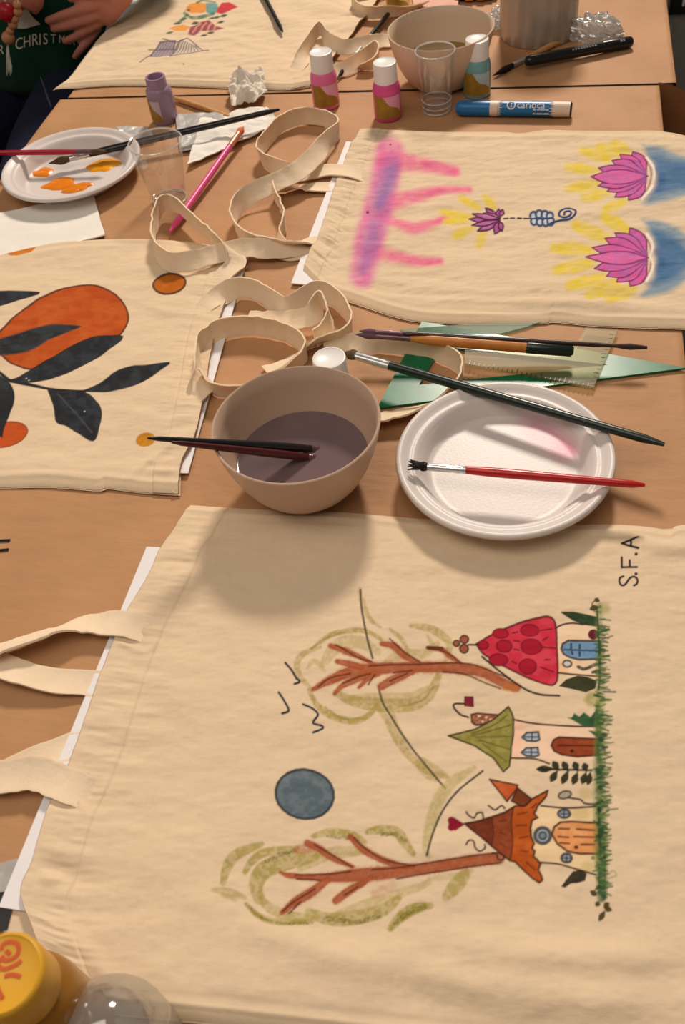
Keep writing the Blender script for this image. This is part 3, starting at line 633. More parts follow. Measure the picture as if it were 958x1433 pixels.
def paint_lotus(c):
    Yl0 = 1
    P, PU = (226, 94, 152), (150, 110, 168)
    c.line([(544, 213), (538, 250), (528, 295), (516, 342), (506, 384)], [40, 40, 42, 42, 34], (222, 112, 166), .9, 8, dry=.2, grain=12)
    for pts, w in [([(540, 224), (590, 229), (636, 238)], [26, 18, 15]), ([(540, 284), (580, 275), (618, 266), (656, 265)], [26, 19, 13, 9]), ([(530, 302), (555, 312), (578, 320), (602, 314), (624, 305)], [16, 17, 19, 14, 9]), ([(520, 352), (560, 361), (585, 365), (615, 366)], [16, 17, 14, 10])]:
        c.line(pts, w, (232, 104, 150), .8, 5, dry=.2, grain=10, seed=int(pts[0][1]))
        c.line([p for p in pts[1:]], 7, (226, 66, 128), .45, 5, dry=.3, grain=8)
    c.line([(546, 230), (538, 262), (530, 300), (519, 342), (508, 376)], [26, 28, 22, 24, 16], PU, .62, 8, dry=.3, grain=11)
    c.line([(548, 236), (540, 262), (531, 286)], 14, (134, 114, 172), .6, 7)
    c.ell(514, 296, 1.8, 1.6, (110, 30, 60)); c.ell(546, 203, 1.4, 1.2, (80, 50, 60))
    Yl = (226, 198, 52)
    def rays(l, w=12):
        for a, b in l: c.line([a, ((a[0] + b[0]) / 2, (a[1] + b[1]) / 2), b], [w * .8, w * 1.25, w * .9], Yl, .92, 4, dry=.25, grain=9, seed=int(a[0] + a[1]))
    rays([((668, 290), (645, 278)), ((690, 288), (678, 276)), ((658, 303), (618, 296)), ((660, 318), (636, 330)), ((676, 322), (670, 340)), ((650, 308), (624, 310))], 10)
    rays([((878, 212), (860, 202)), ((850, 222), (816, 212)), ((834, 238), (795, 234)), ((834, 256), (795, 262)), ((850, 268), (818, 276)), ((872, 282), (848, 292)), ((865, 214), (838, 206))], 13)
    rays([((876, 320), (846, 304)), ((848, 332), (806, 316)), ((826, 350), (776, 348)), ((826, 370), (778, 378)), ((842, 388), (796, 402)), ((862, 398), (824, 414)), ((884, 405), (852, 420))], 16)
    for y0, pts in ((0, [(898, 203), (925, 205), (950, 214), (985, 222), (990, 262), (965, 272), (935, 282), (898, 286), (914, 268), (920, 245), (914, 226)]), (1, [(898, 306), (920, 308), (948, 320), (972, 340), (980, 368), (960, 392), (935, 408), (896, 414), (912, 396), (918, 365), (914, 332)])):
        c.poly(pts, (104, 142, 166), .85, 5, smooth=True, dry=.12, grain=12)
        q = [(906 + (x - 906) * .72 + 6, (245 if y0 == 0 else 360) + (y - (245 if y0 == 0 else 360)) * .72) for x, y in pts]
        c.poly(q, (58, 104, 150), .85, 8, smooth=True, dry=.1, grain=14)
        c.line([(918, 236 + 115 * y0), (924, 252 + 115 * y0), (920, 262 + 115 * y0)], 10, (40, 84, 140), .6, 6)
    lotus_flower(c, (906, 246), [((885, 211), 22), ((867, 215), 20), ((856, 224), 20), ((837, 235), 18), ((879, 280), 22), ((860, 275), 20), ((849, 266), 18), ((836, 258), 18)], (826, 247))
    c.line([(899, 219), (908, 230), (911, 245), (906, 262), (896, 276)], 1.8, (112, 30, 84), .6, .9)
    c.line([(904, 218), (913, 230), (915, 246), (910, 264), (898, 279)], 3.2, (244, 234, 222), .85, 1.2)
    lotus_flower(c, (907, 361), [((881, 319), 24), ((860, 325), 22), ((846, 333), 20), ((828, 346), 20), ((881, 402), 24), ((862, 396), 22), ((848, 388), 20), ((831, 377), 20)], (819, 361))
    c.line([(898, 328), (908, 340), (911, 358), (908, 380), (898, 394)], 1.8, (112, 30, 84), .6, .9)
    c.line([(905, 327), (913, 342), (910, 358), (913, 374), (904, 394)], 3.4, (244, 234, 222), .85, 1.3)
    for b, t, w in [((699, 306), (679, 290), 9), ((698, 304), (697, 291), 8), ((700, 305), (676, 297), 8), ((699, 308), (656, 306), 9), ((699, 310), (668, 322), 9), ((699, 310), (692, 326), 10), ((699, 308), (660, 315), 8), ((698, 306), (661, 299), 8), ((700, 302), (703, 292), 7), ((699, 311), (702, 322), 7)]:
        c.petal(b, t, w, (176, 92, 150), line=(72, 18, 58), lw=1.9, vary=(196, 130, 176), peak=.5)
    for x in (705, 714, 724, 733): c.line([(x, 306.5), (x + 5, 306.5)], 2.2, (52, 30, 48))
    c.line([(738, 306.5), (745, 306.5)], 2, (44, 46, 72))
    N = (34, 58, 104)
    for x, y in [(746, 302), (754, 300), (762, 301), (769, 303), (747, 311), (755, 312), (763, 312), (770, 311)]: c.ell(x, y, 4.6, 5.2, (196, 200, 204), line=N, lw=2.6)
    c.line([(744, 307), (772, 307)], 2.2, N); c.line([(770, 314), (782, 310), (796, 308), (804, 302), (804, 295), (794, 292), (784, 296), (782, 303), (790, 306), (798, 302), (797, 297), (790, 298), (789, 302)], 2.4, N, 1, .8)

def paint_leaves(c):
    O, O2, LN = (182, 74, 16), (194, 92, 28), (90, 40, 18)
    B, B2 = (34, 36, 40), (52, 58, 64)
    c.poly([(-16, 480), (0, 465), (19, 446), (40, 429), (63, 415), (94, 404), (125, 400), (150, 406), (170, 421), (179, 440), (176, 457), (163, 471), (132, 474), (94, 492), (50, 515), (19, 509), (3, 498)], O, 1, smooth=True, line=LN, lw=2.2, vary=O2, grain=18)
    for p in ([(20, 460), (60, 432), (120, 415)], [(60, 450), (110, 430), (160, 428)], [(40, 505), (90, 485), (150, 460)]): c.line(p, 12, (198, 100, 40), .35, 5, dry=.5, grain=10)
    c.poly([(-20, 482), (0, 474), (31, 465), (63, 455), (90, 454), (114, 457), (94, 466), (69, 476), (47, 490), (25, 496), (-20, 498)], B, 1, smooth=True, vary=B2, line=(120, 70, 50), lw=1.2, grain=14)
    c.poly([(12, 531), (28, 525), (60, 507), (94, 489), (120, 477), (140, 471), (172, 471), (150, 490), (125, 506), (88, 524), (56, 532), (31, 535)], B, 1, smooth=True, vary=B2, line=(26, 26, 28), lw=1.2, grain=14)
    c.poly([(112, 547), (141, 533), (165, 518), (185, 512), (200, 511), (239, 508), (219, 522), (205, 532), (185, 541), (157, 547), (131, 548)], B, 1, smooth=True, vary=B2, grain=14)
    c.line([(-10, 512), (8, 528), (19, 533), (63, 542), (90, 546), (118, 547)], [4, 5, 5, 4, 4, 4], B)
    c.poly([(66, 543), (116, 548), (134, 561), (141, 574), (139, 592), (130, 615), (108, 604), (92, 594), (78, 588), (75, 568)], B, 1, smooth=True, vary=B2, line=(26, 26, 28), lw=1.4, grain=12)
    c.line([(80, 550), (106, 578), (128, 604)], 1.6, (78, 84, 90), .6)
    c.poly([(-10, 516), (0, 525), (12, 533), (20, 549), (19, 566), (9, 584), (5, 600), (3, 612), (-10, 606)], B, 1, smooth=True, vary=B2, grain=12)
    c.ell(4, 608, 35, 17, (190, 82, 28), rot=-14, vary=(190, 76, 20), line=(150, 70, 40), lw=1.6)
    c.poly([(-10, 560), (19, 560), (12, 582), (5, 600), (3, 612), (-10, 606)], B, 1)
    c.poly([(-20, 409), (31, 409), (57, 411), (25, 421), (-20, 432)], B, 1, smooth=True, vary=B2, line=(24, 24, 26), lw=1.2)
    c.ell(237, 397.5, 23, 13, (184, 96, 18), rot=-9, line=(74, 44, 18), lw=2.4, vary=(196, 110, 30))
    c.poly([(4, 351), (52, 343), (42, 353), (24, 358), (13, 356)], (208, 124, 40), 1, vary=(190, 104, 26), grain=6)
    c.ell(203, 614, 13, 8.5, (202, 138, 30), rot=-12, vary=(180, 112, 20), grain=6, line=(190, 120, 40), lw=1.2)
    for x, y in [(118, 575), (36, 528), (40, 531), (236, 560)]: c.ell(x, y, 1.1, .9, (200, 190, 170))

def paint_fish(c):
    G = (90, 82, 96)
    c.poly([(210, 79), (224, 60), (246, 58), (240, 78)], (150, 134, 152), .8, 1.5, line=G, lw=1.2)
    c.poly([(238, 80), (252, 58), (262, 54), (284, 71)], (214, 200, 184), .5, 1.5, line=G, lw=1.2)
    for k in range(7): c.line([(212 + k * 5, 77 - k * .6), (226 + k * 4, 60)], 1.2, G, .6, .8)
    for k in range(8): c.line([(242 + k * 5, 77 - k), (254 + k * 2.8, 58 + k)], 1.3, (84, 76, 90), .8, .8)
    for p in [[(212, 77), (205, 80), (196, 87)], [(284, 71), (292, 71)], [(208, 70), (244, 68)], [(228, 56), (246, 60), (262, 54)]]: c.line(p, 1.4, G, .8, .8)
    c.poly([(237, 39), (246, 34), (258, 33), (266, 38), (260, 44), (246, 44)], (224, 150, 62), .95, 1.2)
    c.poly([(263, 49), (266, 38), (280, 30), (292, 27), (302, 37), (314, 39), (300, 43), (282, 44), (272, 50)], (150, 62, 84), .95, 1)
    for k in range(4): c.line([(270 + k * 9, 46), (280 + k * 8, 31)], 1.8, (222, 170, 120), .7, .8)
    for x, y in [(237, 46), (285, 50), (294, 46), (246, 31), (272, 31), (308, 31)]: c.petal((x - 5, y + 1), (x + 6, y - 1), 3.4, (84, 90, 70))
    c.poly([(258, 15), (264, 6), (276, 3), (288, 5), (292, 12), (284, 17), (268, 18)], (226, 142, 52), .95, 1.2)
    c.poly([(288, 4), (304, 5), (306, 14), (296, 20), (288, 16)], (84, 150, 150), .9, 1.2)
    c.poly([(302, 16), (310, 3), (320, 2), (333, 10), (322, 15), (310, 19)], (196, 28, 46), .95, 1.2)
    for p in [[(258, 18), (268, 24), (284, 22), (298, 18)], [(250, 30), (262, 20)], [(276, 3), (284, 0), (300, 3)]]: c.line(p, 4, (60, 110, 86), .85, 1, dry=.3)
    for x, y in [(256, 26), (302, 23), (312, 21), (296, 24)]: c.petal((x - 5, y + 1), (x + 6, y - 1), 3.6, (70, 100, 78))
    c.ell(257, 91, 1.2, 1, (150, 110, 90)); c.ell(264, 14, 2, 2, (60, 80, 70))
# ================================================================== the setting
def struct(name, lo, hi, m):
    b = MB(); b.box(lo, hi); o = b.build(name, m, smooth=False); o['kind'] = 'structure'; return o
struct('floor', (-3.6, -2.6, -.06), (3.0, 4.6, 0), M['floor'])
struct('wall_back', (-3.6, 4.6, 0), (3.0, 4.7, 3.7), M['wall'])
struct('wall_left', (-3.7, -2.6, 0), (-3.6, 4.7, 3.7), M['wall'])

# ================================================================== tables and their kraft paper
def table(name_label, x0, x1, y0, y1):
    t = empty('folding_table', ((x0 + x1) / 2, (y0 + y1) / 2, 0), name_label, 'table')
    b = MB(); b.box((x0 + .004, y0 + .004, TZ - .032), (x1 - .004, y1 - .002, TZ - .0022)); b.build('tabletop', M['tabletop'], t, smooth=False)
    for lx in (x0 + .05, x1 - .05):
        for ly in (y0 + .08, y1 - .08):
            b = MB(); b.tube([(lx, ly, TZ - .032), (lx, ly, .012)], .014, 14); b.tube([(lx, ly, .02), (lx, ly, .0)], .018, 14); b.build('leg', M['steel'], t)
    return t
NX0, NX1, NY0, NY1 = -.7255, .1420, -.03, 1.3035
FX0, FX1, FY0, FY1 = -.7150, .1640, 1.3095, 2.62
table('long folding table nearest the viewer under kraft paper', NX0, NX1, NY0, NY1)
table('second folding table behind, beyond the seam in the paper', FX0, FX1, FY0, FY1)

def kraft(x0, x1, y0, y1, label, seed, drops):
    n, m = 150, 220
    xs = np.linspace(x0, x1, n); ys = np.linspace(y0, y1, m)
    X, Y = np.meshgrid(xs, ys)
    z = -.0016 + .0012 * fbm(X * 9, Y * 7, seed) + .0006 * fbm(X * 30, Y * 12, seed + 2)
    # long soft creases of the unrolled paper
    for k in range(10):
        r = random.Random(seed * 100 + k); yc = r.uniform(y0, y1); sl = r.uniform(-.25, .25); ln = r.uniform(.1, .35); xc = r.uniform(x0, x1)
        z += r.choice((-.0004, .0005)) * np.exp(-((Y - yc - sl * (X - xc)) / .006) ** 2) * np.exp(-((X - xc) / ln) ** 2)
    z = np.minimum(z, -.0001)
    v = np.stack([X, Y, TZ + z], -1).reshape(-1, 3); f = list(map(tuple, grid_faces(n, m)))
    v = list(map(tuple, v)); idx = np.arange(n * m).reshape(m, n)
    for side, drop in drops.items():
        e = {'l': idx[:, 0], 'r': idx[:, -1], 'n': idx[0, :], 'f': idx[-1, :]}[side]
        nx, ny = {'l': (-1, 0), 'r': (1, 0), 'n': (0, -1), 'f': (0, 1)}[side]
        prev = list(e)
        for k, (o, d) in enumerate(((.0012, .0012), (.002, .006), (.003, drop * .5), (.004 + .004, drop))):
            cur = []
            for q, i in enumerate(e):
                p = v[i]; w = .004 * (fbm(q * .09, k, seed + 5) - .5) * (k > 1)
                cur.append(len(v)); v.append((p[0] + nx * (o + w), p[1] + ny * (o + w), p[2] - d))
            for q in range(len(e) - 1): f.append((prev[q], prev[q + 1], cur[q + 1], cur[q]))
            prev = cur
    root = empty('kraft_paper', ((x0 + x1) / 2, (y0 + y1) / 2, TZ), label, 'paper')
    o = link('paper_sheet', v, f, M['kraft'], root); recalc(o); autosmooth(o, 50)
    return root
kp = kraft(NX0, NX1, NY0, NY1, 'brown kraft paper covering the nearest table', 3, {'l': .10, 'r': .16, 'n': .10})
kf = kraft(FX0, FX1, FY0, FY1, 'brown kraft paper covering the second table, loose flap at its right corner', 8, {'l': .10, 'r': .14})
# ink marks at the left edge of the near sheet
b = MB()
for pts in ([(-6, 757), (4, 756.5), (14, 756)], [(-8, 771), (2, 770), (12, 769)]):
    P = np.array([W(x, y, .0003) for x, y in pts]); b.tube(P, .0016, 8, sy=.12)
b.build('ink_mark', M['black_lacquer'], kp)
# loose flap of the far sheet, hanging past the corner and facing the viewer
tp = [(921, 116), (931, 117), (945, 121.5), (958, 128), (985, 143), (1020, 166)]
b = MB(); v = []; f = []
for i, (x, y) in enumerate(tp):
    p = VY(x, y, 1.3068 if i < 2 else 1.3068 - .006 * (i - 1))
    for k in range(8): v.append((p[0], p[1] + .006 * k * math.sin(i * .9 + .4) * .3 - .0015 * k, p[2] - .045 * k))
for i in range(len(tp) - 1):
    for k in range(7): f.append((i * 8 + k, i * 8 + k + 1, (i + 1) * 8 + k + 1, (i + 1) * 8 + k))
nv = len(v); v2 = [(x, y + .0012, z) for x, y, z in v]
b.add(v + v2, f + [tuple(q + nv for q in ff[::-1]) for ff in f]); b.build('paper_flap', M['kraft_shaded'], kf)

# ================================================================== chairs (beside the tables)
M['navy_fabric'] = mat('navy_fabric', (20, 22, 32), 0.8, 0.2, noise=(300, .4, (30, 32, 44)))
def chair(x, y, rz, label, seat_z=.46):
    t = empty('chair', (x, y, 0), label, 'chair')
    def tr(p): 
        c, s = math.cos(rz), math.sin(rz); return (x + c * p[0] - s * p[1], y + s * p[0] + c * p[1], p[2])
    def pad(lo, hi, r=.02):
        bm = bmesh.new(); bmesh.ops.create_cube(bm, size=1)
        for q in bm.verts: q.co = Vector([lo[k] + (q.co[k] + .5) * (hi[k] - lo[k]) for k in range(3)])
        bmesh.ops.bevel(bm, geom=bm.edges[:], offset=r, segments=4, profile=.6, affect='EDGES')
        vs = [tr(q.co) for q in bm.verts]; fs = [[q.index for q in ff.verts] for ff in bm.faces]; bm.free(); return vs, fs
    v, f = pad((-.21, -.21, seat_z - .05), (.21, .21, seat_z)); recalc(link('seat', v, f, M['navy_fabric'], t))
    v, f = pad((-.20, .19, seat_z + .16), (.20, .225, seat_z + .42), .016); recalc(link('backrest', v, f, M['navy_fabric'], t))
    for sx in (-1, 1):
        b = MB(); b.tube([tr((sx * .19, .2, seat_z + .20)), tr((sx * .19, .2, seat_z - .02)), tr((sx * .2, .22, 0))], .011); b.build('leg', M['steel'], t)
        b = MB(); b.tube([tr((sx * .18, -.18, seat_z - .045)), tr((sx * .2, -.2, 0))], .011); b.build('leg', M['steel'], t)
    return t
chair(.46, 1.02, -PI / 2, 'dark navy chair at the right side of the nearest table')
chair(-.95, 1.74, 0, 'dark navy chair under the person in the green sweater', .50)

# cabinet beyond the right side of the far table
M['grey_metal'] = mat('grey_metal', (150, 144, 138), 0.5, 0.4, noise=(4, .4, (138, 132, 126)))
M['black_glass'] = mat('black_glass', (10, 14, 18), 0.12, 0.5, noise=(30, .2, (14, 20, 26)))
cab = empty('cabinet', (.50, 2.1, 0), 'grey metal cabinet with a black panel, past the right edge of the second table', 'cabinet')
cx0 = VY(931, 22, 1.9)[0]
b = MB(); b.box((cx0, 1.9, .0), (.80, 2.3, 1.02)); b.build('body', M['grey_metal'], cab, smooth=False)
z0 = VY(945, 18, 1.9)[2]
b = MB(); b.box((cx0 + .004, 1.892, z0), (.79, 1.902, 1.0)); o = b.build('panel', M['black_glass'], cab, smooth=False)
p = VY(956, 4, 1.891); b = MB(); b.box((p[0] - .002, 1.889, p[2] - .005), (p[0] + .002, 1.8925, p[2] + .006)); b.build('white_mark', M['card'], cab, smooth=False)

# ================================================================== the four tote bags
near_right = lambda X, Y: -np.maximum(0, X - .150) ** 2 * 3.0 * (Y < 1.25)
tote(([(268, 708), (360, 714), (480, 718), (600, 728), (760, 735), (860, 735), (905, 738), (935, 742), (958, 735), (1070, 742)],
      [(85, 1385), (140, 1413), (227, 1424), (320, 1434), (600, 1468), (1075, 1530)],
      [(268, 708), (246, 735), (224, 768), (207, 807), (180, 850), (160, 894), (140, 947), (122, 1000), (95, 1072), (70, 1124), (47, 1200), (30, 1247), (46, 1298), (85, 1385)],
      [(1070, 742), (1085, 900), (1095, 1130), (1080, 1350), (1075, 1530)]), .00062,
     'cream tote bag painted with little houses and two autumn trees, nearest the viewer', 'L', paint_village, amp=.0020, seed=1, hem=.034, pucker=.0024, wr=(10, 16), back_left=[(268, 708), (248, 735), (228, 768), (212, 800), (186, 850), (150, 930), (120, 1010), (80, 1100), (40, 1200), (14, 1285), (10, 1330), (85, 1385)],
     creases=[([(620, 1320), (760, 1345), (958, 1340)], .010, .0044), ([(500, 1330), (640, 1375), (800, 1400), (958, 1408)], .011, .0036), ([(330, 1290), (460, 1340), (560, 1370)], .010, .0034),
              ([(560, 1405), (760, 1440), (958, 1445)], .009, -.002), ([(90, 1310), (130, 1340), (170, 1400)], .006, .0018), ([(880, 760), (930, 775), (1000, 772)], .008, .0040), ([(780, 755), (840, 752), (900, 760)], .004, .0012),
              ([(165, 905), (205, 920), (225, 905)], .003, .0014), ([(90, 1100), (115, 1130), (130, 1150)], .003, .0014), ([(60, 1235), (90, 1240)], .004, .0015)],
     zfun=lambda X, Y: -np.maximum(0, X - .152) ** 2 * 2.5)
tote(([(505, 182), (530, 181), (566, 183), (620, 185), (700, 185), (726, 187), (750, 184), (768, 182), (800, 183), (867, 184), (905, 183), (930, 185), (958, 189), (990, 194)],
      [(424, 382), (449, 406), (467, 414), (508, 428), (566, 446), (620, 452), (700, 453), (761, 452), (775, 450), (825, 455), (870, 457), (923, 459), (958, 460), (1015, 466)],
      [(505, 182), (497, 194), (489, 206), (470, 256), (446, 330), (436, 346), (424, 382)],
      [(990, 194), (1005, 330), (1015, 466)]), .0009,
     'cream tote bag painted with pink lotus flowers and a pink wash', 'L', paint_lotus, amp=.0030, seed=2, hem=.030, pucker=.0036, wr=(9, 30),
     creases=[([(470, 405), (520, 418), (640, 428), (800, 432), (950, 436)], .006, .0022), ([(520, 395), (600, 412), (740, 415)], .006, .0016), ([(620, 440), (760, 446), (900, 448)], .004, -.001), ([(520, 195), (620, 198), (760, 200), (900, 199)], .006, .0016)],
     zfun=lambda X, Y: -np.maximum(0, X - .150) ** 2 * 4.0)
tote(([(-290, 420), (-180, 398), (-100, 380), (0, 357), (50, 345), (100, 337), (200, 335), (270, 340), (340, 352)],
      [(-330, 690), (-200, 688), (-100, 684), (0, 682), (70, 681), (135, 686), (150, 683), (200, 689), (250, 692)],
      [(-290, 420), (-310, 550), (-330, 690)],
      [(340, 352), (322, 402), (300, 470), (285, 555), (272, 612), (254, 645), (250, 692)]), .00085,
     'cream tote bag painted with an orange fruit and black leaves', 'R', paint_leaves, amp=.0022, seed=4, hem=.030, pucker=.0022, wr=(12, 22),
     creases=[([(180, 678), (215, 650), (255, 620)], .005, .002), ([(205, 665), (235, 668), (255, 664)], .004, .0018), ([(0, 668), (80, 668), (160, 672)], .004, .001), ([(200, 430), (240, 445), (290, 450)], .006, .0012), ([(0, 372), (100, 355), (200, 352)], .006, .0012)])
tote(([(225, -38), (300, -42), (420, -45), (560, -48)],
      [(77, 130), (95, 125), (130, 121), (180, 119), (250, 120), (330, 123), (400, 125), (433, 121)],
      [(225, -38), (196, 0), (165, 30), (140, 52), (112, 90), (98, 108), (77, 130)],
      [(560, -48), (520, 10), (485, 55), (455, 95), (433, 121)]), .0012,
     'cream tote bag painted with small fish, on the second table', 'R', paint_fish, amp=.0028, seed=6, hem=.03, pucker=.0015, wr=(16, 30),
     creases=[([(130, 112), (230, 112), (330, 114)], .006, .0018), ([(280, 80), (330, 70), (380, 75)], .008, .0016), ([(300, 100), (360, 92), (410, 88)], .007, .0016)],
     zfun=lambda X, Y: .006 * sstep(.70, .745, -X) * sstep(1.36, 1.31, Y))
bags = [o for o in COL.objects if o.name.startswith('tote_bag')]
bag_village, bag_lotus, bag_leaves, bag_fish = bags

sheet('card_sheet', [(205, 765), (880, 800), (780, 1390), (-2, 1269)], .0036, M['card'], 'white card slid into the houses tote, its edge showing by the handles', 'card', th=.0014, n=6)
sheet('card_sheet', [(484, 198), (880, 206), (890, 438), (407, 396)], .0036, M['card'], 'white card slid into the lotus tote, edge showing on the left', 'card', th=.0014, n=6)
sheet('card_sheet', [(-60, 400), (346, 360), (263, 662), (-60, 660)], .0036, M['card'], 'white card slid into the orange fruit tote', 'card', th=.0014, n=6)

# handles
strap(bag_village, [(222, 884, .0100, 90), (190, 876, .0100, 90), (160, 872, .0095, 88), (118, 873, .007, 70), (85, 880, .010, 52), (50, 891, .012, 50), (0, 908, .013, 55), (-60, 935, .012, 60), (-110, 985, .008, 60), (-95, 1040, .007, 70), (-40, 1078, .008, 80), (0, 1088, .009, 85), (45, 1082, .011, 82), (80, 1093, .0100, 88), (108, 1104, .0098, 90), (135, 1113, .0100, 90)], .0245, seed=1)
strap(bag_village, [(160, 965, .0030, 90), (127, 956, .0030, 90), (80, 953, .0055, 85), (40, 944, .008, 80), (0, 930, .009, 75), (-45, 905, .007, 70), (-110, 935, .004, 75), (-120, 1000, .004, 70), (-60, 1090, .004, 75), (0, 1085, .004, 82), (45, 1066, .0035, 85), (95, 1046, .0028, 90), (120, 1042, .0028, 90)], .0225, seed=2)
strap(bag_lotus, [(455, 340, .0035, 84), (437, 338, .005, 80), (410, 342, .010, 45), (375, 342, .013, 12), (345, 333, .013, 6), (327, 312, .0135, 6), (330, 290, .014, 10), (350, 272, .017, 35), (385, 255, .022, 55), (415, 240, .026, 55), (440, 218, .024, 40), (458, 196, .018, 10), (474, 180, .0135, 0), (458, 167, .013, 0), (425, 162, .013, 0), (395, 172, .013, 0), (374, 193, .013, -4), (362, 214, .013, -8), (375, 228, .0125, 0), (400, 240, .010, 30), (430, 242, .006, 70), (460, 238, .0075, 86), (490, 240, .0098, 90), (515, 242, .0100, 90)], .024, seed=3)
strap(bag_lotus, [(490, 262, .0028, 90), (465, 262, .0030, 90), (430, 262, .004, 80), (402, 264, .008, 40), (386, 258, .013, 0), (384, 270, .0135, 0), (394, 290, .0135, 0), (398, 312, .0135, 4), (388, 332, .011, 20), (398, 352, .006, 60), (425, 354, .0035, 85), (455, 350, .0030, 90)], .022, seed=4)
strap(bag_leaves, [(300, 404, .0096, 90), (312, 386, .0098, 90), (330, 366, .013, 70), (322, 348, .020, 40), (297, 330, .0215, 8), (268, 306, .0215, 4), (247, 287, .021, 2), (228, 284, .021, 0), (219, 300, .021, 0), (214, 328, .0215, 4), (218, 350, .0215, 10), (236, 366, .021, 20), (262, 366, .020, 40), (300, 356, .019, 55), (340, 347, .017, 55), (378, 348, .014, 50), (410, 348, .008, 70), (428, 345, .005, 85)], .023, seed=5)
strap(bag_leaves, [(272, 438, .0096, 90), (292, 424, .0100, 88), (315, 410, .012, 50), (335, 402, .0135, 15), (358, 406, .0135, 10), (380, 420, .0135, 20), (398, 432, .013, 35), (420, 421, .014, 30), (442, 408, .0145, 20), (462, 412, .0135, 10), (482, 430, .0135, 8), (492, 456, .013, 5), (478, 470, .012, 15), (450, 476, .010, 30), (425, 488, .009, 40), (395, 508, .007, 60), (372, 520, .005, 80)], .024, seed=6)
strap(bag_leaves, [(345, 445, .0040, 85), (372, 447, .0060, 75), (410, 447, .010, 60), (437, 440, .015, 45), (447, 420, .022, 10), (455, 425, .022, -5), (462, 445, .018, -10), (455, 462, .014, -10), (440, 474, .013, -5)], .022, seed=7)
strap(bag_leaves, [(258, 560, .0096, 90), (276, 548, .0105, 85), (284, 530, .0130, 40), (279, 505, .0145, 10), (281, 482, .0145, 4), (306, 462, .0145, 2), (345, 455, .0145, 0), (385, 460, .0145, 0), (416, 474, .0140, 0), (428, 490, .0135, 5), (414, 508, .012, 20), (388, 522, .009, 45), (358, 538, .0085, 40), (325, 548, .010, 20), (297, 544, .012, 10), (284, 526, .014, 10)], .025, seed=8)
strap(bag_lotus, [(455, 492, .0035, 85), (490, 482, .006, 60), (525, 478, .011, 25), (560, 481, .0125, 12), (600, 488, .0125, 8), (632, 501, .0125, 5), (646, 515, .0125, 3), (641, 534, .0125, 10), (622, 553, .012, 25), (595, 567, .010, 45), (560, 578, .008, 60), (525, 584, .006, 70), (500, 575, .005, 80)], .024, seed=9)
strap(bag_fish, [(405, 100, .0095, 90), (420, 88, .011, 75), (426, 70, .016, 10), (436, 52, .020, 0), (448, 40, .0215, 0), (458, 56, .018, 25), (480, 66, .014, 40), (505, 62, .012, 40), (530, 57, .010, 50), (548, 58, .006, 70)], .022, seed=10)
strap(bag_fish, [(430, 106, .0040, 86), (455, 103, .0055, 70), (485, 95, .010, 40), (508, 80, .0125, 15), (524, 68, .0130, 5), (530, 76, .0125, 0), (522, 90, .010, 10), (500, 96, .006, 60)], .022, seed=11)
strap(bag_fish, [(595, 5, .008, 60), (570, 14, .010, 40), (545, 16, .012, 20), (515, 17, .0125, 15), (497, 10, .0130, 0), (492, 2, .014, 0), (500, -6, .014, 0), (530, -12, .012, 20), (570, -20, .008, 60)], .022, seed=12)

# ================================================================== bowls
def bowl(cpx, rim_z, m, water_z, water_rgb, label, R=.0725, wrough=.08):
    c = W(cpx[0], cpx[1], rim_z); c[2] = TZ
    t = empty('mixing_bowl', c, label, 'bowl')
    k = R / .0725; hk = rim_z / .075
    prof = [(0, .0012), (.028, .0012), (.030, 0), (.034, 0), (.040, .0030), (.0475, .010), (.0545, .020), (.0605, .032), (.0655, .046), (.0695, .060), (.0722, .0735), (.0724, .0745), (.0715, .0752), (.0700, .0745),
            (.0672, .060), (.0632, .046), (.0582, .032), (.0522, .0205), (.045, .0115), (.037, .0065), (.028, .0050), (0, .0048)]
    b = MB(); b.lathe([(r * k, z * hk) for r, z in prof], c, 96); b.build('shell', m, t, sharp=60)
    inner = sorted([(z * hk, r * k) for r, z in prof[13:]])
    rw = np.interp(water_z, [q[0] for q in inner], [q[1] for q in inner]) - .0004
    b = MB(); b.lathe([(0, water_z), (rw * .5, water_z), (rw * .96, water_z), (rw, water_z + .0006), (rw * .97, water_z - .004), (0, water_z - .004)], c, 72)
    b.build('water', mat('paint_water', water_rgb, wrough, .5, noise=(25, .5, tuple(int(q * .93) for q in water_rgb))), t)
    return t, c
bw, bwc = bowl((413, 590), .075, M['bowl'], .032, (112, 92, 94), 'beige bowl of murky purple water with two brushes in it')
bw2, bw2c = bowl((616, 38), .075, M['bowl_warm'], .031, (150, 122, 60), 'beige bowl of yellowish water on the second table')

# ================================================================== disposable plates
def plate(cpx, z0, rim, label, stain=None):
    c = W(cpx[0], cpx[1], z0 + rim); c[2] = TZ + z0
    t = empty('plastic_plate', c, label, 'plate')
    prof = [(r, .0022) for r in np.linspace(0, .062, 22)] + [(.0655, .0030), (.068, .0055), (.0705, .0100), (.0735, .0155), (.0765, .0188), (.0785, .0197), (.0800, .0192), (.0825, .0196), (.0850, .0215), (.0885, .0236), (.0910, .0240), (.0926, .0228), (.0932, .0200),
            (.0924, .0198), (.0908, .0222), (.0885, .0222), (.0850, .0200), (.0810, .0178), (.0780, .0184), (.0760, .0176), (.0728, .0148), (.0695, .0090), (.0670, .0045), (.0640, .0008), (.0610, 0), (.0590, .0006), (0, .0006)]
    b = MB(); b.lathe(prof, c, 120); o = b.build('dish', M['plate'], t, sharp=0)
    V = np.array(b.v); px, py = pix(V); cv = Canvas(px, py, (216, 206, 200))
    if stain: stain(cv)
    set_paint(o, cv.c); return t, c
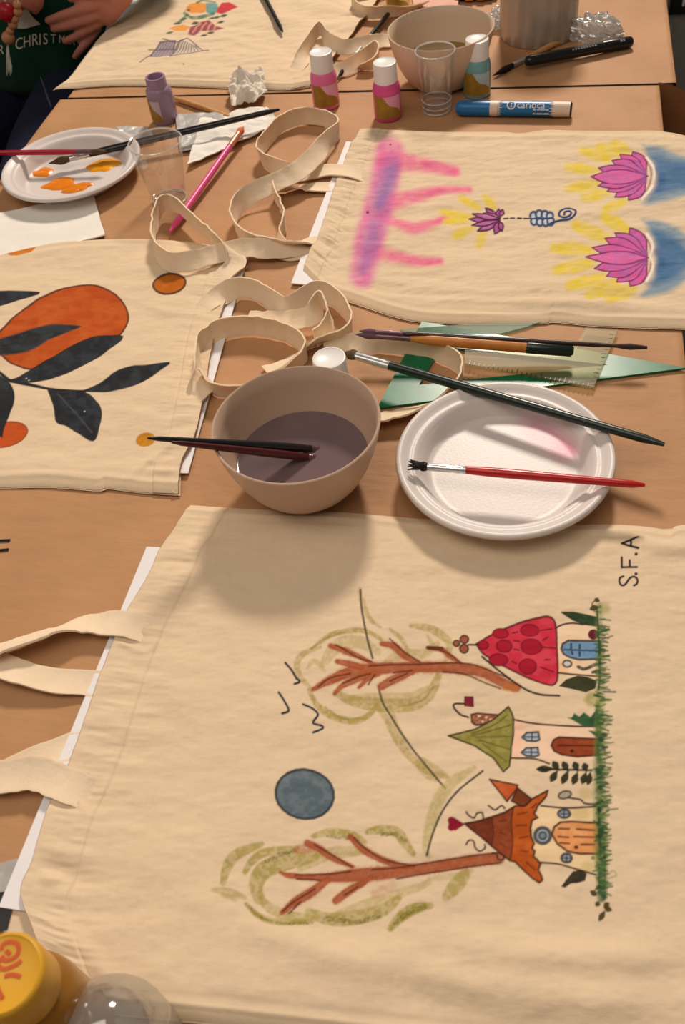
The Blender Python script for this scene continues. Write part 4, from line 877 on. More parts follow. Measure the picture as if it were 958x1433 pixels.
def stain1(c):
    c.ell(765, 612, 46, 20, (232, 160, 182), rot=30, a=.45, soft=14); c.ell(790, 632, 18, 14, (226, 140, 168), a=.4, soft=9); c.line([(745, 592), (775, 606), (800, 632)], 8, (222, 120, 156), .4, 5)
pl1, pl1c = plate((705, 634), .0065, .024, 'white plastic plate holding a red brush, beside the bowl of purple water', stain1)
pl2, pl2c = plate((98.5, 226), .0, .024, 'white plastic plate with blobs of orange paint')
M['paint_orange'] = mat('wet_orange_paint', (232, 134, 22), 0.25, 0.5, noise=(120, .6, (218, 112, 14)))
M['paint_amber'] = mat('wet_amber_paint', (238, 160, 20), 0.25, 0.5, noise=(120, .6, (226, 138, 14)))
def blob(px, py, rx, ry, m, seed, rot=0):
    c = W(px, py, .0026); v = []; f = []; n, k = 28, 7; ca, sa = math.cos(rot), math.sin(rot)
    for j in range(k):
        q = j / (k - 1)
        for i in range(n):
            th = 2 * PI * i / n; rr = (1 - q) * (1 + .3 * (vnoise(math.cos(th) * 1.6 + 5, math.sin(th) * 1.6 + 5, seed) - .5) * 2)
            x, y = rx * rr * math.cos(th), ry * rr * math.sin(th)
            v.append((c[0] + ca * x - sa * y, c[1] + sa * x + ca * y, TZ + .0023 + .0028 * math.sqrt(1 - (1 - q) ** 2) * (1 + .5 * (vnoise(x * 300, y * 300, seed) - .5))))
    for j in range(k - 1):
        for i in range(n): f.append((j * n + i, j * n + (i + 1) % n, (j + 1) * n + (i + 1) % n, (j + 1) * n + i))
    f.append(tuple((k - 1) * n + i for i in range(n)))
    o = link('paint_blob', v, f, m, pl2); recalc(o); return o
for a in [(143, 232, .025, .018, M['paint_amber'], 1, .2), (84, 258, .022, .016, M['paint_orange'], 2), (112, 261, .022, .011, M['paint_orange'], 3, .5), (60, 241, .015, .012, M['paint_orange'], 4), (101, 266, .013, .008, M['paint_orange'], 5)]: blob(*a)

# ================================================================== brushes
def brush(label, A, B, seg, mats_, rad, flat=(1, 1), group=None, bristle_flare=1.25, end_ball=False, splay=False):
    """A bristle tip, B handle end (world); seg = shares of the length where ferrule and handle start; rad = (ferrule, widest, end)"""
    A = np.asarray(A, float); B = np.asarray(B, float); d = B - A; P = lambda t: A + d * t
    t0 = empty('paintbrush', A + d * .5, label, 'paintbrush', group)
    s1, s2 = seg; rf, rw_, re = rad
    if mats_[0] is not None:
        b = MB()
        if splay:
            dn = d / np.linalg.norm(d); sd = np.cross(dn, (0, 0, 1.)); sd /= np.linalg.norm(sd)
            for k, (o1, o2) in enumerate(((-1.9, .2), (-1.0, .8), (0, .3), (.9, .9), (1.7, .1), (-.4, 1.2))):
                b.tube([P(s1 + .01), P(s1 * .5) + sd * o1 * rf * .45 + np.array([0, 0, o2 * rf * .3]), P(0) + sd * o1 * rf * 1.0 + np.array([0, 0, o2 * rf * .7])], [rf * .6, rf * .5, rf * .08], 8)
        b.tube([P(t) for t in np.linspace(s1 + .005, s1 * (.35 if splay else 0), 7)], [rf * k for k in (.92, 1.05, bristle_flare, bristle_flare * .98, .8, .45, .12)], 14, sx=flat[0], sy=flat[1])
        b.build('bristles', mats_[0], t0)
    if mats_[1] is not None:
        b = MB(); us = np.linspace(0, 1, 10); rr = [rf * (.96 + .12 * u) for u in us]
        for q in (6, 8): rr[q] *= .86
        b.tube([P(s1 + (s2 - s1) * u) for u in us], rr, 18, sx=1 + (flat[0] - 1) * .6, sy=1 + (flat[1] - 1) * .6); b.build('ferrule', mats_[1], t0)
    us = np.linspace(0, 1, 16); rr = [np.interp(u, [0, .12, .3, .95, .985, 1], [rf * .98, rw_ * .97, rw_, re * 1.08, re, re * .5]) for u in us]
    if end_ball: rr[-3:] = [re * .8, re * 1.5, re * .7]
    b = MB(); b.tube([P(s2 + (1 - s2) * u) for u in us], rr, 18); b.build('handle', mats_[2], t0)
    return t0
brush('red-handled brush with splayed black bristles lying across the white plate', W(571, 651, .034), W(902, 679, .0355), (.085, .255), (M['bristle_black'], M['ferrule'], M['red_lacquer']), (.0034, .0042, .0028), splay=True)
brush('long dark green brush resting on the rim of the white plate', W(481, 493, .0275), W(929, 622, .0365), (.045, .165), (M['bristle_brown'], M['ferrule'], M['green_black']), (.0044, .0046, .0036), (1.15, .8))
def bowl_brush(a, bpx, zb, label, mats_, rad):
    A = W(a[0], a[1], .033); B = W(bpx[0], bpx[1], zb); A2 = A + (A - B) * .14
    return brush(label, A2, B, (.06, .13), mats_, rad)
bowl_brush((436, 628), (206, 613), .107, 'black brush leaning in the bowl of purple water, upper of two', (M['bristle_black'], M['ferrule_dark'], M['black_lacquer']), (.0032, .0040, .0019))
bowl_brush((431, 640), (240, 619), .100, 'dark red brush leaning in the bowl of purple water, lower of two', (M['bristle_black'], M['ferrule_dark'], M['maroon']), (.0032, .0038, .0019))
brush('brush with an orange wooden handle and dark green end, above the plate', W(497, 468, .0300), W(801, 491, .0190), (.10, .26), (M['bristle_mauve'], M['ferrule_dark'], M['orange_wood']), (.0030, .0056, .0050))
g = [o for o in COL.objects if o.name.startswith('paintbrush')][-1]
A, B = W(497, 468, .0300), W(801, 491, .0190); b = MB(); b.tube([A + (B - A) * t for t in (.785, .80, .99, 1.004)], [.0050, .00595, .0059, .0035], 18); b.build('handle_end', M['green_black'], g)
brush('thin dark brown brush lying along the wooden-handled one', W(502, 463, .0330), W(905, 486.5, .0225), (.06, .16), (M['bristle_mauve'], M['ferrule_dark'], M['brown_lacquer']), (.0024, .0026, .0021), end_ball=True)
brush('crimson brush crossing the plate of orange paint from the left', W(150, 212, .0265), W(-60, 215, .0285), (.10, .20), (M['bristle_brown'], M['ferrule_dark'], M['crimson']), (.0030, .0036, .0028))
brush('long black brush laid from the orange paint plate to the napkin', W(68, 229, .0150), W(391, 153, .0250), (.09, .175), (M['bristle_brown'], M['ferrule'], M['black_lacquer']), (.0042, .0050, .0032))
brush('pink-handled brush with copper ferrule lying on the napkin', W(341, 177, .0165), W(238, 324, .0060), (.08, .21), (M['bristle_orange'], M['copper'], M['pink_lacquer']), (.0040, .0042, .0034))
brush('black brush lying on the fish tote', W(330, -80, .018), W(395, 44, .0135), (.12, .3), (M['bristle_black'], M['ferrule'], M['black_lacquer']), (.003, .0042, .0034))
brush('dark brush under the straps of the fish tote', W(472, 109, .0060), W(552, 8, .0080), (.18, .55), (M['bristle_black'], M['ferrule'], M['black_lacquer']), (.0034, .0038, .0028))
brush('wooden brush with black bristles under the black pen', W(689, 106, .0035), W(812, 42, .0060), (.22, .40), (M['bristle_black'], M['ferrule'], M['wood']), (.0036, .0040, .0032))
brush('plain wooden brush lying behind the napkin', W(226, 131, .0040), W(328, 166, .0040), (.07, .2), (M['bristle_brown'], M['ferrule'], M['wood']), (.0028, .0040, .0028))

# ================================================================== paint bottles
M['cap_white'] = mat('white_cap', (238, 234, 230), 0.35, 0.4, noise=(90, .15, (228, 224, 220)))
M['label_gold'] = mat('gold_label', (170, 128, 44), 0.45, 0.4, noise=(120, .6, (140, 104, 36)))
M['label_lilac'] = mat('pale_label', (222, 200, 206), 0.5, 0.4, noise=(120, .3, (206, 184, 192)))
def bottle(px, py, rgb, rgb2, label, cap='white', r=.0185, hb=.047, gold=M['label_gold'], pale=None, lo=.0055, lab=(-60, 62)):
    c = W(px, py, 0); c[2] = TZ
    t = empty('paint_bottle', c, label, 'bottle')
    bm_ = mat('bottle_plastic', rgb, .3, .5, noise=(60, .4, rgb2), sub=.1)
    pale = pale or mat('pale_label', tuple(int(.45 * q_ + .55 * w_) for q_, w_ in zip(rgb, (236, 224, 224))), .5, .4, noise=(120, .3, tuple(int(.6 * q_ + .4 * w_) for q_, w_ in zip(rgb, (236, 224, 224)))))
    b = MB()
    prof = [(0, .0010), (r * .8, .0006), (r * .94, 0), (r, .0022), (r, hb - .010), (r * .985, hb - .006), (r * .93, hb - .001), (r * .80, hb + .003), (r * .68, hb + .0045), (r * .66, hb + .007), (r * .66, hb + .016), (r * .58, hb + .016), (r * .56, hb + .004), (0, hb + .002)]
    if cap is None:
        prof = [(0, .0010), (r * .8, .0006), (r * .94, 0), (r, .0022), (r, hb - .010), (r * .985, hb - .006), (r * .95, hb - .0015), (r * .84, hb + .001), (r * .76, hb + .002), (r * .76, hb + .014), (r * .72, hb + .0155), (r * .60, hb + .0155), (r * .57, hb + .014), (r * .57, hb - .008), (0, hb - .010)]
    b.lathe(prof, c, 48); b.build('body', bm_, t, sharp=50)
    if cap:
        rc = r * .845; n = 72; z0 = hb + .0015; h = .0255
        bb = MB()
        for (ra, za), (rb, zb) in zip([(rc * .9, z0), (rc, z0 + .001), (rc * .985, z0 + h - .0018), (rc * .95, z0 + h - .0003), (rc * .90, z0 + h)], [(rc, z0 + .001), (rc * .985, z0 + h - .0018), (rc * .95, z0 + h - .0003), (rc * .90, z0 + h), (0, z0 + h)]):
            pass
        bb.lathe([(0, z0 + .001), (rc * .9, z0), (rc, z0 + .001), (rc * .985, z0 + h - .0018), (rc * .95, z0 + h - .0003), (rc * .88, z0 + h), (rc * .84, z0 + h - .0006), (0, z0 + h - .0006)], c, 64); bb.build('cap', M['cap_white'], t, sharp=50)
    # wrapped label: gold lower triangle, pale upper triangle
    v, f, mi = [], [], []; na, nz = 40, 24; z0, z1 = lo, hb - .012
    ang0 = math.atan2(CAM[1] - c[1], CAM[0] - c[0])
    for k in range(nz + 1):
        for i in range(na + 1):
            th = ang0 + math.radians(lab[0] + (lab[1] - lab[0]) * i / na)
            v.append((c[0] + (r + .0003) * math.cos(th), c[1] + (r + .0003) * math.sin(th), TZ + z0 + (z1 - z0) * k / nz))
    for k in range(nz):
        for i in range(na):
            f.append((k * (na + 1) + i, k * (na + 1) + i + 1, (k + 1) * (na + 1) + i + 1, (k + 1) * (na + 1) + i)); u = i / na; w = k / nz
            mi.append(0 if w < 1.42 - u * 1.35 + .10 * math.sin(u * 9) else 1)
    link('label', v, f, None, t, True, [gold, pale], mi)
    return t, c
bottle(457, 147, (234, 122, 170), (222, 96, 150), 'pink paint bottle with a white cap, left of the two pink ones')
bottle(543, 163, (222, 84, 148), (206, 66, 132), 'darker pink paint bottle with a white cap, nearest the lotus tote')
bottle(667, 131, (120, 172, 172), (100, 152, 156), 'teal paint bottle with a white cap behind the blue marker')
p = W(460, 500, .074); q = pix(np.array([p[0], p[1], TZ]))
bottle(q[0], q[1], (120, 176, 160), (98, 150, 138), 'paint bottle hidden behind the purple water bowl, only its white cap showing')
bottle(232, 168, (160, 132, 154), (144, 116, 138), 'open mauve paint bottle without a cap', cap=None, hb=.047, lab=(-88, -12))
bottle(557, 15, (226, 172, 20), (206, 150, 12), 'yellow paint bottle behind the bowl of yellowish water')

# ================================================================== clear cups
def cup(px, py, r0, r1, h, label, rings=()):
    c = W(px, py, 0); c[2] = TZ; t = empty('plastic_cup', c, label, 'cup'); th = .0007
    prof = [(0, .0016), (r0 * .86, .0016), (r0 * .92, 0), (r0, .0008)] + [(r0 + (r1 - r0) * u, h * u) for u in np.linspace(.06, .985, 8)] + [(r1, h)] + [(r0 + (r1 - r0) * u - th, h * u) for u in np.linspace(.985, .06, 8)] + [(r0 * .88, .0036), (0, .0034)]
    b = MB(); b.lathe(prof, c, 64); V = np.array(b.v) - c; an = np.arctan2(V[:, 1], V[:, 0]); k = 1 + .012 * np.cos(an * 8) * (V[:, 2] > h * .05) * (V[:, 2] < h * .9); V[:, 0] *= k; V[:, 1] *= k
    b.v = [tuple(q) for q in V + c]; b.build('shell', M['clear'], t, sharp=40)
    b = MB(); b.lathe([(r1 - .0004, h - .0012), (r1 + .0008, h - .0010), (r1 + .0012, h), (r1 + .0004, h + .0009), (r1 - .0006, h + .0004), (r1 - .0004, h - .0012)], c, 64); b.build('rim', M['clear_rim_glint'], t)
    for z_, w_ in ((.0012, .0012),) + tuple(rings):
        rr = r0 + (r1 - r0) * z_ / h; b = MB(); b.lathe([(rr - .001, z_ - w_), (rr + .0004, z_ - w_ * .6), (rr + .0005, z_ + w_ * .6), (rr - .001, z_ + w_), (rr - .001, z_ - w_)], c, 64); b.build('moulded_ring', M['clear_rim_glint'], t)
    return t, c
cup(611, 154, .0185, .0255, .080, 'small clear plastic cup in front of the yellowish water bowl', ((.016, .0006), (.008, .0006)))
c2 = cup(238, 279, .0215, .0325, .078, 'clear plastic cup between the orange paint plate and the straps')

# ================================================================== marker and pen
M['marker_blue'] = mat('marker_blue', (18, 108, 168), 0.35, 0.5, noise=(60, .3, (14, 92, 150)))
M['cream_plastic'] = mat('cream_plastic', (228, 206, 188), 0.45, 0.4, noise=(80, .2, (216, 192, 174)))
def text_mesh(s, size):
    cu = bpy.data.curves.new('t', 'FONT'); cu.body = s; cu.size = size; cu.resolution_u = 4
    ob = bpy.data.objects.new('t', cu); COL.objects.link(ob)
    dg = bpy.context.evaluated_depsgraph_get(); me = bpy.data.meshes.new_from_object(ob.evaluated_get(dg))
    v = np.array([q.co[:2] for q in me.vertices]).reshape(-1, 2); f = [list(q.vertices) for q in me.polygons]
    bpy.data.objects.remove(ob); bpy.data.curves.remove(cu); bpy.data.meshes.remove(me); return v, f
def on_cyl(A, d, r, v2, s0, ang, lift=.0003):
    """wrap 2D lettering round a cylinder lying along d: s along the axis, t round it"""
    d = d / np.linalg.norm(d); n0 = np.array([0, -math.cos(ang), math.sin(ang)]); n0 -= d * (n0 @ d); n0 /= np.linalg.norm(n0); up = np.cross(d, n0) * -1
    if up[2] < 0: up = -up
    out = []
    for s, t in v2:
        th = t / r; out.append(A + d * (s0 + s) + (n0 * math.cos(th) + up * math.sin(th)) * (r + lift))
    return np.array(out)
rm = .0096
A, B = W(638, 151, rm), W(800, 153, rm); d = (B - A); Ln = np.linalg.norm(d); dn = d / Ln
mk = empty('marker_pen', (A + B) / 2 - np.array([0, 0, rm]), 'thick blue marker pen lying in front of the teal bottle', 'marker')
def seg(name, m, a, b_, rr, ends=True):
    q = MB(); k = len(rr); q.tube([A + dn * Ln * (a + (b_ - a) * i / (k - 1)) for i in range(k)], [x * rm for x in rr], 28); return q.build(name, m, mk)
seg('cap', M['marker_blue'], 0, .30, [.62, .90, .97, 1, 1, 1, 1, 1, 1, 1, 1, 1, .99])
seg('ring', M['cream_plastic'], .297, .372, [.985, 1.0, 1.0, .97])
seg('barrel', M['marker_blue'], .368, .852, [.985, .99, .99, .985])
seg('sleeve', M['cream_plastic'], .848, .985, [.99, .99, .98, .96])
seg('end_plug', M['black_lacquer'], .982, 1.0, [.9, .9, .8])
# zig-zag paper edges of the sleeve and the lettering
for s0, sg in ((.372, 1), (.848, -1)):
    q = MB(); v2 = []; n = 14; 
    for i in range(n):
        t = (i - n / 2) * rm * .22; v2 += [(0, t), (sg * (.0062 if i % 2 else .0040), t + rm * .11), (0, t + rm * .22)]
    q.add(on_cyl(A, d, rm, v2, Ln * s0, .9), [(3 * i, 3 * i + 1, 3 * i + 2) for i in range(n)]); q.build('zigzag_edge', M['cream_plastic'], mk, smooth=False)
v2, f = text_mesh('carioca', .0125); q = MB(); w = v2[:, 0].max(); v2[:, 0] *= .036 / w; v2[:, 1] -= .0040
q.add(on_cyl(A, d, rm, v2, Ln * .535, .95), f)
v3, f3 = text_mesh('Joy', .0075); v3[:, 0] *= 1.5; v3[:, 1] -= .0098; v3[:, 0] -= 0
th = np.linspace(0, 2 * PI, 22)
ring = [(.0058 * math.cos(a) * k, .0058 * math.sin(a) * k) for a in th for k in (1, .74)]
q.add(on_cyl(A, d, rm, ring, Ln * .485, .95), [(2 * i, 2 * i + 1, 2 * i + 3, 2 * i + 2) for i in range(21)])
q.add(on_cyl(A, d, rm, [(-.0008, -.003), (.0010, -.003), (.0010, .003), (-.0008, .003)], Ln * .485, .95), [(0, 1, 2, 3)])
q.add(on_cyl(A, d, rm, [(-.001, -.0118), (.0195, -.0118), (.0195, -.0052), (-.001, -.0052)], Ln * .68, .95, .00025), [(0, 1, 2, 3)])
q.build('lettering', M['card'], mk, smooth=False)
q = MB(); q.add(on_cyl(A, d, rm, v3 + np.array([.002, .0002]), Ln * .68, .95, .0005), f3); q.build('lettering', M['marker_blue'], mk, smooth=False)

rp = .0074; A, B = W(735, 86, .0125), W(884, 58, .0078); d = B - A; Ln = np.linalg.norm(d); dn = d / Ln
pen = empty('pen', (A + B) / 2 - np.array([0, 0, rp]), 'black pen lying across the wooden brush on the second table', 'pen')
q = MB(); q.tube([A + d * t for t in (0, .01, .05, .4, .72)], [rp * .6, rp * .85, rp, rp, rp], 22); q.build('barrel', M['black_lacquer'], pen)
q = MB(); q.tube([A + d * t for t in (.718, .725, .95, .985, 1)], [rp, rp * 1.06, rp * 1.06, rp * .95, rp * .7], 22); q.build('cap', M['black_lacquer'], pen)
q = MB()
for k in range(9): q.add(on_cyl(A, d, rp, [(k * .0042, -.0012), (k * .0042 + .003, -.0012), (k * .0042 + .0024, .0010), (k * .0042, .0008)], Ln * .42, .95), [(0, 1, 2, 3)])
M['grey_print'] = mat('grey_print', (150, 146, 150), .6, noise=(90, .2, (130, 126, 130)))
q.build('print', M['grey_print'], pen, smooth=False); q = MB()
for k in range(2): q.add(on_cyl(A, d, rp * 1.06, [(k * .004, -.0022), (k * .004 + .0028, -.0022), (k * .004 + .0028, .0022), (k * .004, .0018)], Ln * .87, .95), [(0, 1, 2, 3)])
q.build('print', M['grey_print'], pen, smooth=False)

# ================================================================== rulers
def triangle(O, I, z0, th, m, label):
    t = None; q = MB(); o = [W(x, y, z0)[:2] for x, y in O]; i = [W(x, y, z0)[:2] for x, y in I]
    v = [(x, y, TZ + z0) for x, y in o + i] + [(x, y, TZ + z0 + th) for x, y in o + i]; f = []
    for k in range(3):
        n = (k + 1) % 3; f += [(k, n, 3 + n, 3 + k), (6 + k, 6 + n, 9 + n, 9 + k), (k, n, 6 + n, 6 + k), (3 + k, 3 + n, 9 + n, 9 + k)]
    q.add(v, f); ob = q.build('set_square', m, smooth=False); tag(ob, label, 'ruler'); return ob
triangle([(960, 517), (528, 573), (590, 452)], [(850, 513), (586, 541), (618, 487)], .0004, .0022, M['green_plastic'], 'green plastic set square under the straps and the white plate')
q = MB(); poly = [(560, 463), (640, 457), (757, 452), (738, 459), (700, 469), (570, 474)]
q.slab([tuple(W(x, y, .0005)[:2]) for x, y in poly], TZ + .0004, TZ + .0026); o = q.build('ruler', M['pale_ruler'], smooth=False); tag(o, 'pale translucent ruler poking out from under the lotus tote', 'ruler')
lr = empty('square_ruler', W(760, 500, .0032), 'clear L-shaped ruler lying on the green set square', 'ruler')
poly = [(650, 492), (796, 499), (819, 461), (864, 464), (830, 544), (650, 511)]
q = MB(); q.slab([tuple(W(x, y, .003)[:2]) for x, y in poly], TZ + .0030, TZ + .0054); q.build('blade', M['clear_ruler'], lr, smooth=False)
q = MB()
for k in range(26):
    t = k / 25; x0 = 656 + (822 - 656) * t; y0 = 510 + (541 - 510) * t; ln = 6 if k % 5 == 0 else 3.5
    a = W(x0, y0, .0055); e = W(x0 + ln * .35, y0 - ln, .0055); q.tube([a, e], .00035, 6)
for k in range(14):
    t = k / 13; x0 = 858 + (830 - 858) * t; y0 = 468 + (538 - 468) * t; ln = 6 if k % 5 == 0 else 3.5
    q.tube([W(x0, y0, .0055), W(x0 - ln, y0 - .5, .0055)], .00035, 6)
q.build('tick_marks', M['brown_lacquer'], lr, smooth=False)

# ================================================================== papers, foil, tissues
sheet('paper_towel', [(-40, 306), (131, 272), (148, 332), (-40, 380)], .0022, M['paper'], 'folded white paper towel under the orange paint plate edge', 'paper', amp=.0012, freq=28, th=.0018, n=40, seed=3, zfun=lambda U, V: .004 * sstep(.92, 1, V) * U - .0004)
sheet('paper_napkin', [(282, 172), (374, 152), (389, 176), (262, 236)], .0024, M['paper'], 'crumpled white napkin under the pink brush', 'napkin', amp=.0055, freq=16, th=.0012, n=64, seed=12, crumple=True)
sheet('foil_wrapper', [(246, 161), (312, 160), (316, 206), (252, 214)], .0024, M['foil'], 'silver foil wrapper on the napkin behind the clear cup', 'wrapper', amp=.0032, freq=15, th=.0006, n=56, seed=15, crumple=True)
sheet('foil_wrapper', [(163, 180), (205, 178), (218, 196), (180, 205)], .0024, M['foil'], 'small piece of silver foil against the orange paint plate', 'wrapper', amp=.003, freq=22, th=.0006, n=40, seed=19, crumple=True)
def crumple(name, px, py, r, sc, m, label, cat, seed, z=0, fr=55, amp=.55):
    bm = bmesh.new(); bmesh.ops.create_icosphere(bm, subdivisions=5, radius=1)
    c = W(px, py, 0); v = []
    for q in bm.verts:
        p = np.array(q.co); n = abs(fbm(p[0] * 2.2 + p[2] * 1.3, p[1] * 2.2 - p[2], seed, 3) - .5) * 2; n2 = abs(fbm(p[0] * 5 + p[2] * 3, p[1] * 5 - p[2] * 4, seed + 3, 2) - .5) * 2
        k = r * (1 - amp * .35 + amp * (n * 1.2 + .5 * n2)); v.append(p * k * np.array(sc))
    v = np.array(v); f = [[q.index for q in ff.verts] for ff in bm.faces]; bm.free()
    v[:, 2] = np.maximum(v[:, 2], -r * sc[2] * .55); v[:, 2] -= v[:, 2].min(); v += np.array([c[0], c[1], TZ + z])
    o = link(name, v, f, m); recalc(o); autosmooth(o, 35); tag(o, label, cat); return o
M['tissue'] = mat('tissue_paper', (232, 222, 208), .85, .15, noise=(70, .6, (216, 206, 186)), bump=[(160, .5, .002, (1, 1, 1))])
sheet('tissue', [(320, 121), (372, 112), (378, 146), (326, 154)], .002, M['tissue'], 'crumpled paint-stained tissue behind the black brush end', 'tissue', amp=.011, freq=34, th=.0008, n=80, seed=27, crumple=True,
      zfun=lambda U, V: .008 * np.sin(PI * U) * np.sin(PI * V) + .020 * np.exp(-((U - .42) / .13) ** 2 - ((V - .30) / .2) ** 2) + .007 * np.exp(-((U - .15) / .12) ** 2 - ((V - .35) / .2) ** 2))
M['cling'] = clear_mat('crumpled_film', base=.2, edge=.7, rough=.12, frost=.45, frost_rgb=(226, 220, 212))
crumple('plastic_film', 830, 53, .026, (1.35, .8, .75), M['cling'], 'crumpled clear film beside the black pen', 'plastic film', 8)
crumple('plastic_film', 699, 36, .018, (.9, 1.3, .9), M['cling'], 'crumpled clear film between the bowl and the milky tub', 'plastic film', 11)

# milky tub
c = W(752, 47, 0); c[2] = TZ
tub = empty('plastic_tub', c, 'milky ribbed plastic tub on the second table', 'tub')
v, f = [], []; n = 144; rows = [(0, .0015), (.050, .0015), (.0535, 0), (.0555, .002), (.0555, .02), (.0552, .06), (.0555, .13), (.0575, .134), (.0575, .139), (.0555, .139), (.0535, .132), (.0535, .06), (.0535, .004), (0, .0035)]
bb = MB(); bb.lathe(rows, (0, 0, 0), n); V = np.array(bb.v); th = np.arctan2(V[:, 1], V[:, 0]); rr = np.hypot(V[:, 0], V[:, 1])
k = 1 + .018 * np.cos(th * 18) * (V[:, 2] > .01) * (V[:, 2] < .125) * (rr > .054); V[:, 0] *= k; V[:, 1] *= k
bb.v = [tuple(p) for p in V + c]; bb.build('shell', M['bucket'], tub, sharp=45)
q = MB(); q.lathe([(0, .005), (.052, .005), (.0525, .03), (.0525, .085), (.051, .086), (0, .086)], c, 64); q.build('water', mat('murky_water', (168, 142, 116), .2, .5, noise=(30, .5, (150, 124, 100))), tub)

# flat coloured things behind the far bowl
sheet('paper_napkin', [(574, -30), (645, -34), (640, 9), (578, 12)], .0016, mat('pink_paper', (226, 178, 160), .8, .2, noise=(40, .4, (214, 160, 142))), 'pink paper napkin behind the bowl of yellowish water', 'napkin', amp=.0014, freq=30, th=.001, n=24, seed=22)
pq = empty('fabric_pouch', W(666, -8, 0), 'small dark patterned pouch behind the bowl of yellowish water', 'pouch')
bm = bmesh.new(); bmesh.ops.create_cube(bm, size=1)
c = W(668, -10, 0)
for w in bm.verts: w.co = Vector((c[0] + w.co.x * .066, c[1] + w.co.y * .075, TZ + .009 + w.co.z * .018))
bmesh.ops.bevel(bm, geom=bm.edges[:], offset=.007, segments=4, affect='EDGES')
recalc(link('pouch_body', [tuple(w.co) for w in bm.verts], [[w.index for w in ff.verts] for ff in bm.faces], mat('pouch_fabric', (36, 44, 62), .7, .2, noise=(160, .7, (92, 70, 72))), pq)); bm.free()
q = MB()
for k, dx in enumerate((-.010, .008)): q.box((c[0] + dx - .006, c[1] - .040, TZ + .004), (c[0] + dx + .006, c[1] - .0365, TZ + .015))
q.build('orange_patch', M['paint_orange'], pq, smooth=False)
sheet('paper_sheet', [(166, -30), (214, -34), (176, 26), (147, 44)], .0010, mat('pale_sheet', (236, 240, 236), .6, .3, noise=(30, .3, (204, 210, 204))), 'pale sheet of paper under the left edge of the fish tote', 'paper', th=.0008, n=10)

# ================================================================== foreground: big yellow bottle, clear dome, black-labelled packet
hy = .118; c = W(4, 1362, hy); c[2] = TZ
yb = empty('paint_bottle', c, 'large yellow paint bottle with a yellow cap in the near left corner', 'bottle')
M['yellow_cap'] = mat('yellow_cap', (216, 162, 46), .4, .4, noise=(60, .3, (216, 158, 38)))
M['yellow_bottle'] = mat('ochre_bottle', (160, 106, 22), .25, .5, noise=(40, .4, (140, 90, 16)))
q = MB(); q.lathe([(0, .001), (.022, .0006), (.0245, .002), (.025, .010), (.025, .064), (.0245, .072), (.0225, .082), (.0185, .087), (.0185, .096), (0, .096)], c, 64); q.build('body', M['yellow_bottle'], yb, sharp=50)
q = MB(); rc = .0212; q.lathe([(0, .089), (rc * .96, .0885), (rc, .090), (rc, hy - .003), (rc * .97, hy - .0008), (rc * .90, hy), (rc * .86, hy - .0007), (0, hy - .0007)], c, 72); cap_ = q.build('cap', M['yellow_cap'], yb, sharp=60)
q = MB(); M['red_print'] = mat('red_print', (200, 92, 44), .5, .3, noise=(80, .3, (180, 48, 28)))
for pts in ([(2, 1330), (4, 1322), (14, 1318), (24, 1321), (26, 1331), (20, 1340), (8, 1344), (2, 1338)], [(2, 1342), (-4, 1350), (6, 1356), (22, 1350), (30, 1344)], [(6, 1366), (18, 1364), (29, 1367)], [(-2, 1352), (-6, 1370), (-2, 1386), (4, 1398)], [(8, 1330), (14, 1336)]):
    P = crom([W(x, y, hy - .0004) for x, y in pts], 5 * len(pts)); q.tube(P, .0012, 8, sy=.08)
q.build('logo', M['red_print'], yb)
c = W(150, 1452, .045); c[2] = TZ
dm = empty('clear_jar', c, 'clear domed plastic jar beside the large yellow bottle', 'jar')
ro = .0350; prof = [(ro * math.cos(t), .034 + .040 * math.sin(t)) for t in np.linspace(0, PI / 2, 14)]; prof[-1] = (0, prof[-1][1])
inn = [(max(0, r - .0009), z - .0009) for r, z in prof[::-1]]; inn[0] = (0, inn[0][1])
q = MB(); q.lathe([(0, .0008), (ro * .9, .0), (ro, .002), (ro, .03)] + prof, c, 72); q.build('shell', M['clear_dome'], dm, sharp=50)
pk = empty('plastic_packet', W(-20, 1260, 0), 'clear plastic packet with a black label under the card at left', 'packet')
sheet('film', [(-100, 1236), (26, 1201), (6, 1300), (-100, 1340)], .0013, M['cling'], None, None, amp=.0006, freq=40, th=.0005, n=20, seed=5, root=pk)
sheet('label', [(-100, 1258), (24, 1246), (10, 1301), (-100, 1312)], .0022, M['black_lacquer'], None, None, th=.0004, n=6, root=pk)
# ================================================================== the person at the far left, seen from belly to lap
def body_mesh(name, tubes, m, parent, vox, smooth=8):
    """one continuous surface: overlapping tapered limbs fused by a voxel remesh"""
    b = MB()
    for pts, rad, sx, sy in tubes:
        P = crom(pts, max(8, 6 * len(pts))); R = np.interp(np.linspace(0, 1, len(P)), np.linspace(0, 1, len(rad)), rad)
        R = R.copy(); P = np.vstack([P[0] + (P[0] - P[1]) / (np.linalg.norm(P[0] - P[1]) + 1e-9) * R[0] * .7, P, P[-1] + (P[-1] - P[-2]) / (np.linalg.norm(P[-1] - P[-2]) + 1e-9) * R[-1] * .7]); R = np.concatenate([[R[0] * .35], R, [R[-1] * .35]])
        b.tube(P, R, 24, sx=sx, sy=sy, up=(0, 1, 0) if sx != sy else None)
    o = b.build(name, m, parent, sharp=0)
    r = o.modifiers.new('r', 'REMESH'); r.mode = 'VOXEL'; r.voxel_size = vox; r.use_smooth_shade = True
    s = o.modifiers.new('s', 'SMOOTH'); s.factor = .5; s.iterations = smooth
    dg = bpy.context.evaluated_depsgraph_get(); me = bpy.data.meshes.new_from_object(o.evaluated_get(dg)); o.modifiers.clear(); o.data = me
    me.polygons.foreach_set('use_smooth', np.full(len(me.polygons), True)); return o
Z = lambda x, y, z: (x, y, TZ + z)
